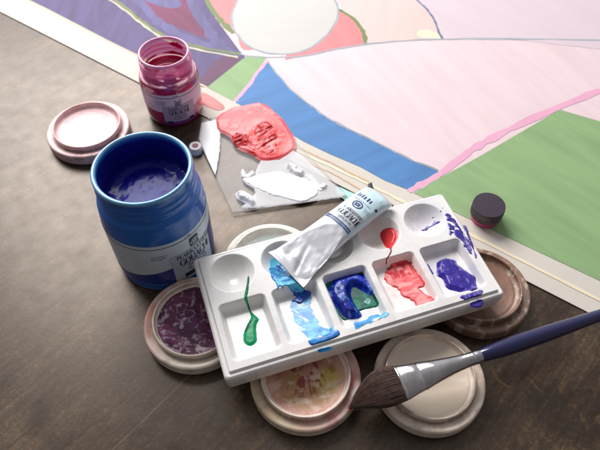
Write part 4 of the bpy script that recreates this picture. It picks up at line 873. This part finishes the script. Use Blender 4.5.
for h in range(26):
    a0 = rr.uniform(0, 2 * PI); b = len(V); K = 10; st = rr.uniform(.3, .7)
    for i in range(K + 1):
        t_ = i / K; c = hairpos(st + (1.02 - st) * t_, a0, 1.02) + (side * rr.choice((-1, 1)) * .0 + side * math.cos(a0) * .0022 + up * math.sin(a0) * .0014) * t_ ** 2; r = .00009
        for k in range(3):
            an = 2 * PI * k / 3; V.append(tuple(c + side * r * math.cos(an) + up * r * math.sin(an)))
    F += [tuple(b + x for x in f_) for f_ in grid_faces(K + 1, 3, wrap_v=True)]
mesh_obj('bristles', V, F, m_hair, br)

# ------------------------------------------------------------------ small caps
cp = thing('tube_cap', 'small white tube cap with a reddish inside on the table by the clear sheet', 'cap', (-.1135, .4640, 0), .3)
o = lathe('cap_shell', [(0, .0085), (0, .0085), (.0058, .0085), (.0064, .0078), (.0072, .001), (.0070, 0), (.0068, 0)], m_cap, cp, n=2, seg=48)
o.location = (0, 0, .0)
lathe('cap_top_stain', [(0, .0090), (0, .0090), (.0030, .0090), (.0034, .0084)], m_capin, cp, n=2, seg=32)
V = []; F = []
for k in range(22):
    a0 = 2 * PI * k / 22; b = len(V)
    for z in (.0010, .0074):
        r0 = .0071 - .0007 * (z / .0074)
        for da, dr in ((-.06, -.0002), (-.03, .0005), (.03, .0005), (.06, -.0002)): V.append(((r0 + dr) * math.cos(a0 + da), (r0 + dr) * math.sin(a0 + da), z))
    F += [(b, b + 1, b + 5, b + 4), (b + 1, b + 2, b + 6, b + 5), (b + 2, b + 3, b + 7, b + 6)]
mesh_obj('cap_ribs', V, F, m_cap, cp, smooth=False)

dk = thing('bottle_cap', 'dark round screw cap with magenta collar beyond the right corner of the palette', 'cap', (0.184, 0.3703, .0020), 0)
lathe('collar', [(0, 0), (0, 0), (.0125, 0), (.0135, .001), (.0135, .006), (.0125, .0075), (.0, .0075)], m_mag, dk, n=2, seg=64)
V = []; F = []
for k in range(44):
    a0 = 2 * PI * k / 44; b = len(V)
    for z in (.0088, .0178):
        for da, dr in ((-.045, -.0002), (-.02, .0006), (.02, .0006), (.045, -.0002)): V.append(((.0152 + dr) * math.cos(a0 + da), (.0152 + dr) * math.sin(a0 + da), z))
    F += [(b, b + 1, b + 5, b + 4), (b + 1, b + 2, b + 6, b + 5), (b + 2, b + 3, b + 7, b + 6), (b + 4, b + 5, b + 6, b + 7)]
mesh_obj('cap_ribs', V, F, m_dark, dk, smooth=False)
lathe('cap_top', [(0, .0072), (.0145, .0072), (.0152, .0085), (.0152, .0185), (.0140, .0198), (0, .0200), (0, .0200)], m_dark, dk, n=2, seg=64)

# ------------------------------------------------------------------ camera, light
cam = bpy.data.objects.new('camera', bpy.data.cameras.new('camera')); COL.objects.link(cam)
cam.location = (0, 0, .472); cam.rotation_euler = (math.radians(90 - 52.5), 0, 0)
cam.data.lens = 36; cam.data.sensor_width = 36; cam.data.clip_start = .01; cam.data.clip_end = 50
cam.data.dof.use_dof = True; cam.data.dof.focus_distance = .515; cam.data.dof.aperture_fstop = 9
scene.camera = cam
def area(name, loc, tgt, size, size_y, power, color):
    l = bpy.data.lights.new(name, 'AREA'); l.shape = 'RECTANGLE'; l.size = size; l.size_y = size_y; l.energy = power; l.color = color
    o = bpy.data.objects.new(name, l); COL.objects.link(o); o.location = loc
    o.rotation_euler = (Vector(tgt) - Vector(loc)).to_track_quat('-Z', 'Y').to_euler(); return o
area('window_light', (-.55, 1.55, 1.15), (0, .45, 0), 1.25, 1.0, 49, (1, .985, .975))
w = bpy.data.worlds.new('World'); scene.world = w; w.use_nodes = True
bg = w.node_tree.nodes['Background']; bg.inputs[1].default_value = 1.0
wn = w.node_tree; gt = wn.nodes.new('ShaderNodeTexCoord'); gs = wn.nodes.new('ShaderNodeSeparateXYZ'); gr = wn.nodes.new('ShaderNodeValToRGB'); gm = wn.nodes.new('ShaderNodeMapRange')
wn.links.new(gt.outputs['Generated'], gs.inputs[0]); gm.inputs[1].default_value = -1; gm.inputs[2].default_value = 1
wn.links.new(gs.outputs[1], gm.inputs[0]); wn.links.new(gm.outputs[0], gr.inputs[0])      # a dim room behind the viewer, bright window side ahead
ce_ = gr.color_ramp.elements; ce_[0].position = .12; ce_[0].color = (.15, .145, .145, 1); ce_[1].position = .92; ce_[1].color = (.64, .66, .69, 1)
em_ = ce_.new(.5); em_.color = (.26, .26, .265, 1)
wn.links.new(gr.outputs[0], bg.inputs[0])
scene.view_settings.view_transform = 'Standard'; scene.view_settings.look = 'None'; scene.view_settings.exposure = 0; scene.view_settings.gamma = 1
scene.cycles.max_bounces = 8; scene.cycles.transmission_bounces = 8; scene.cycles.caustics_reflective = False; scene.cycles.caustics_refractive = False
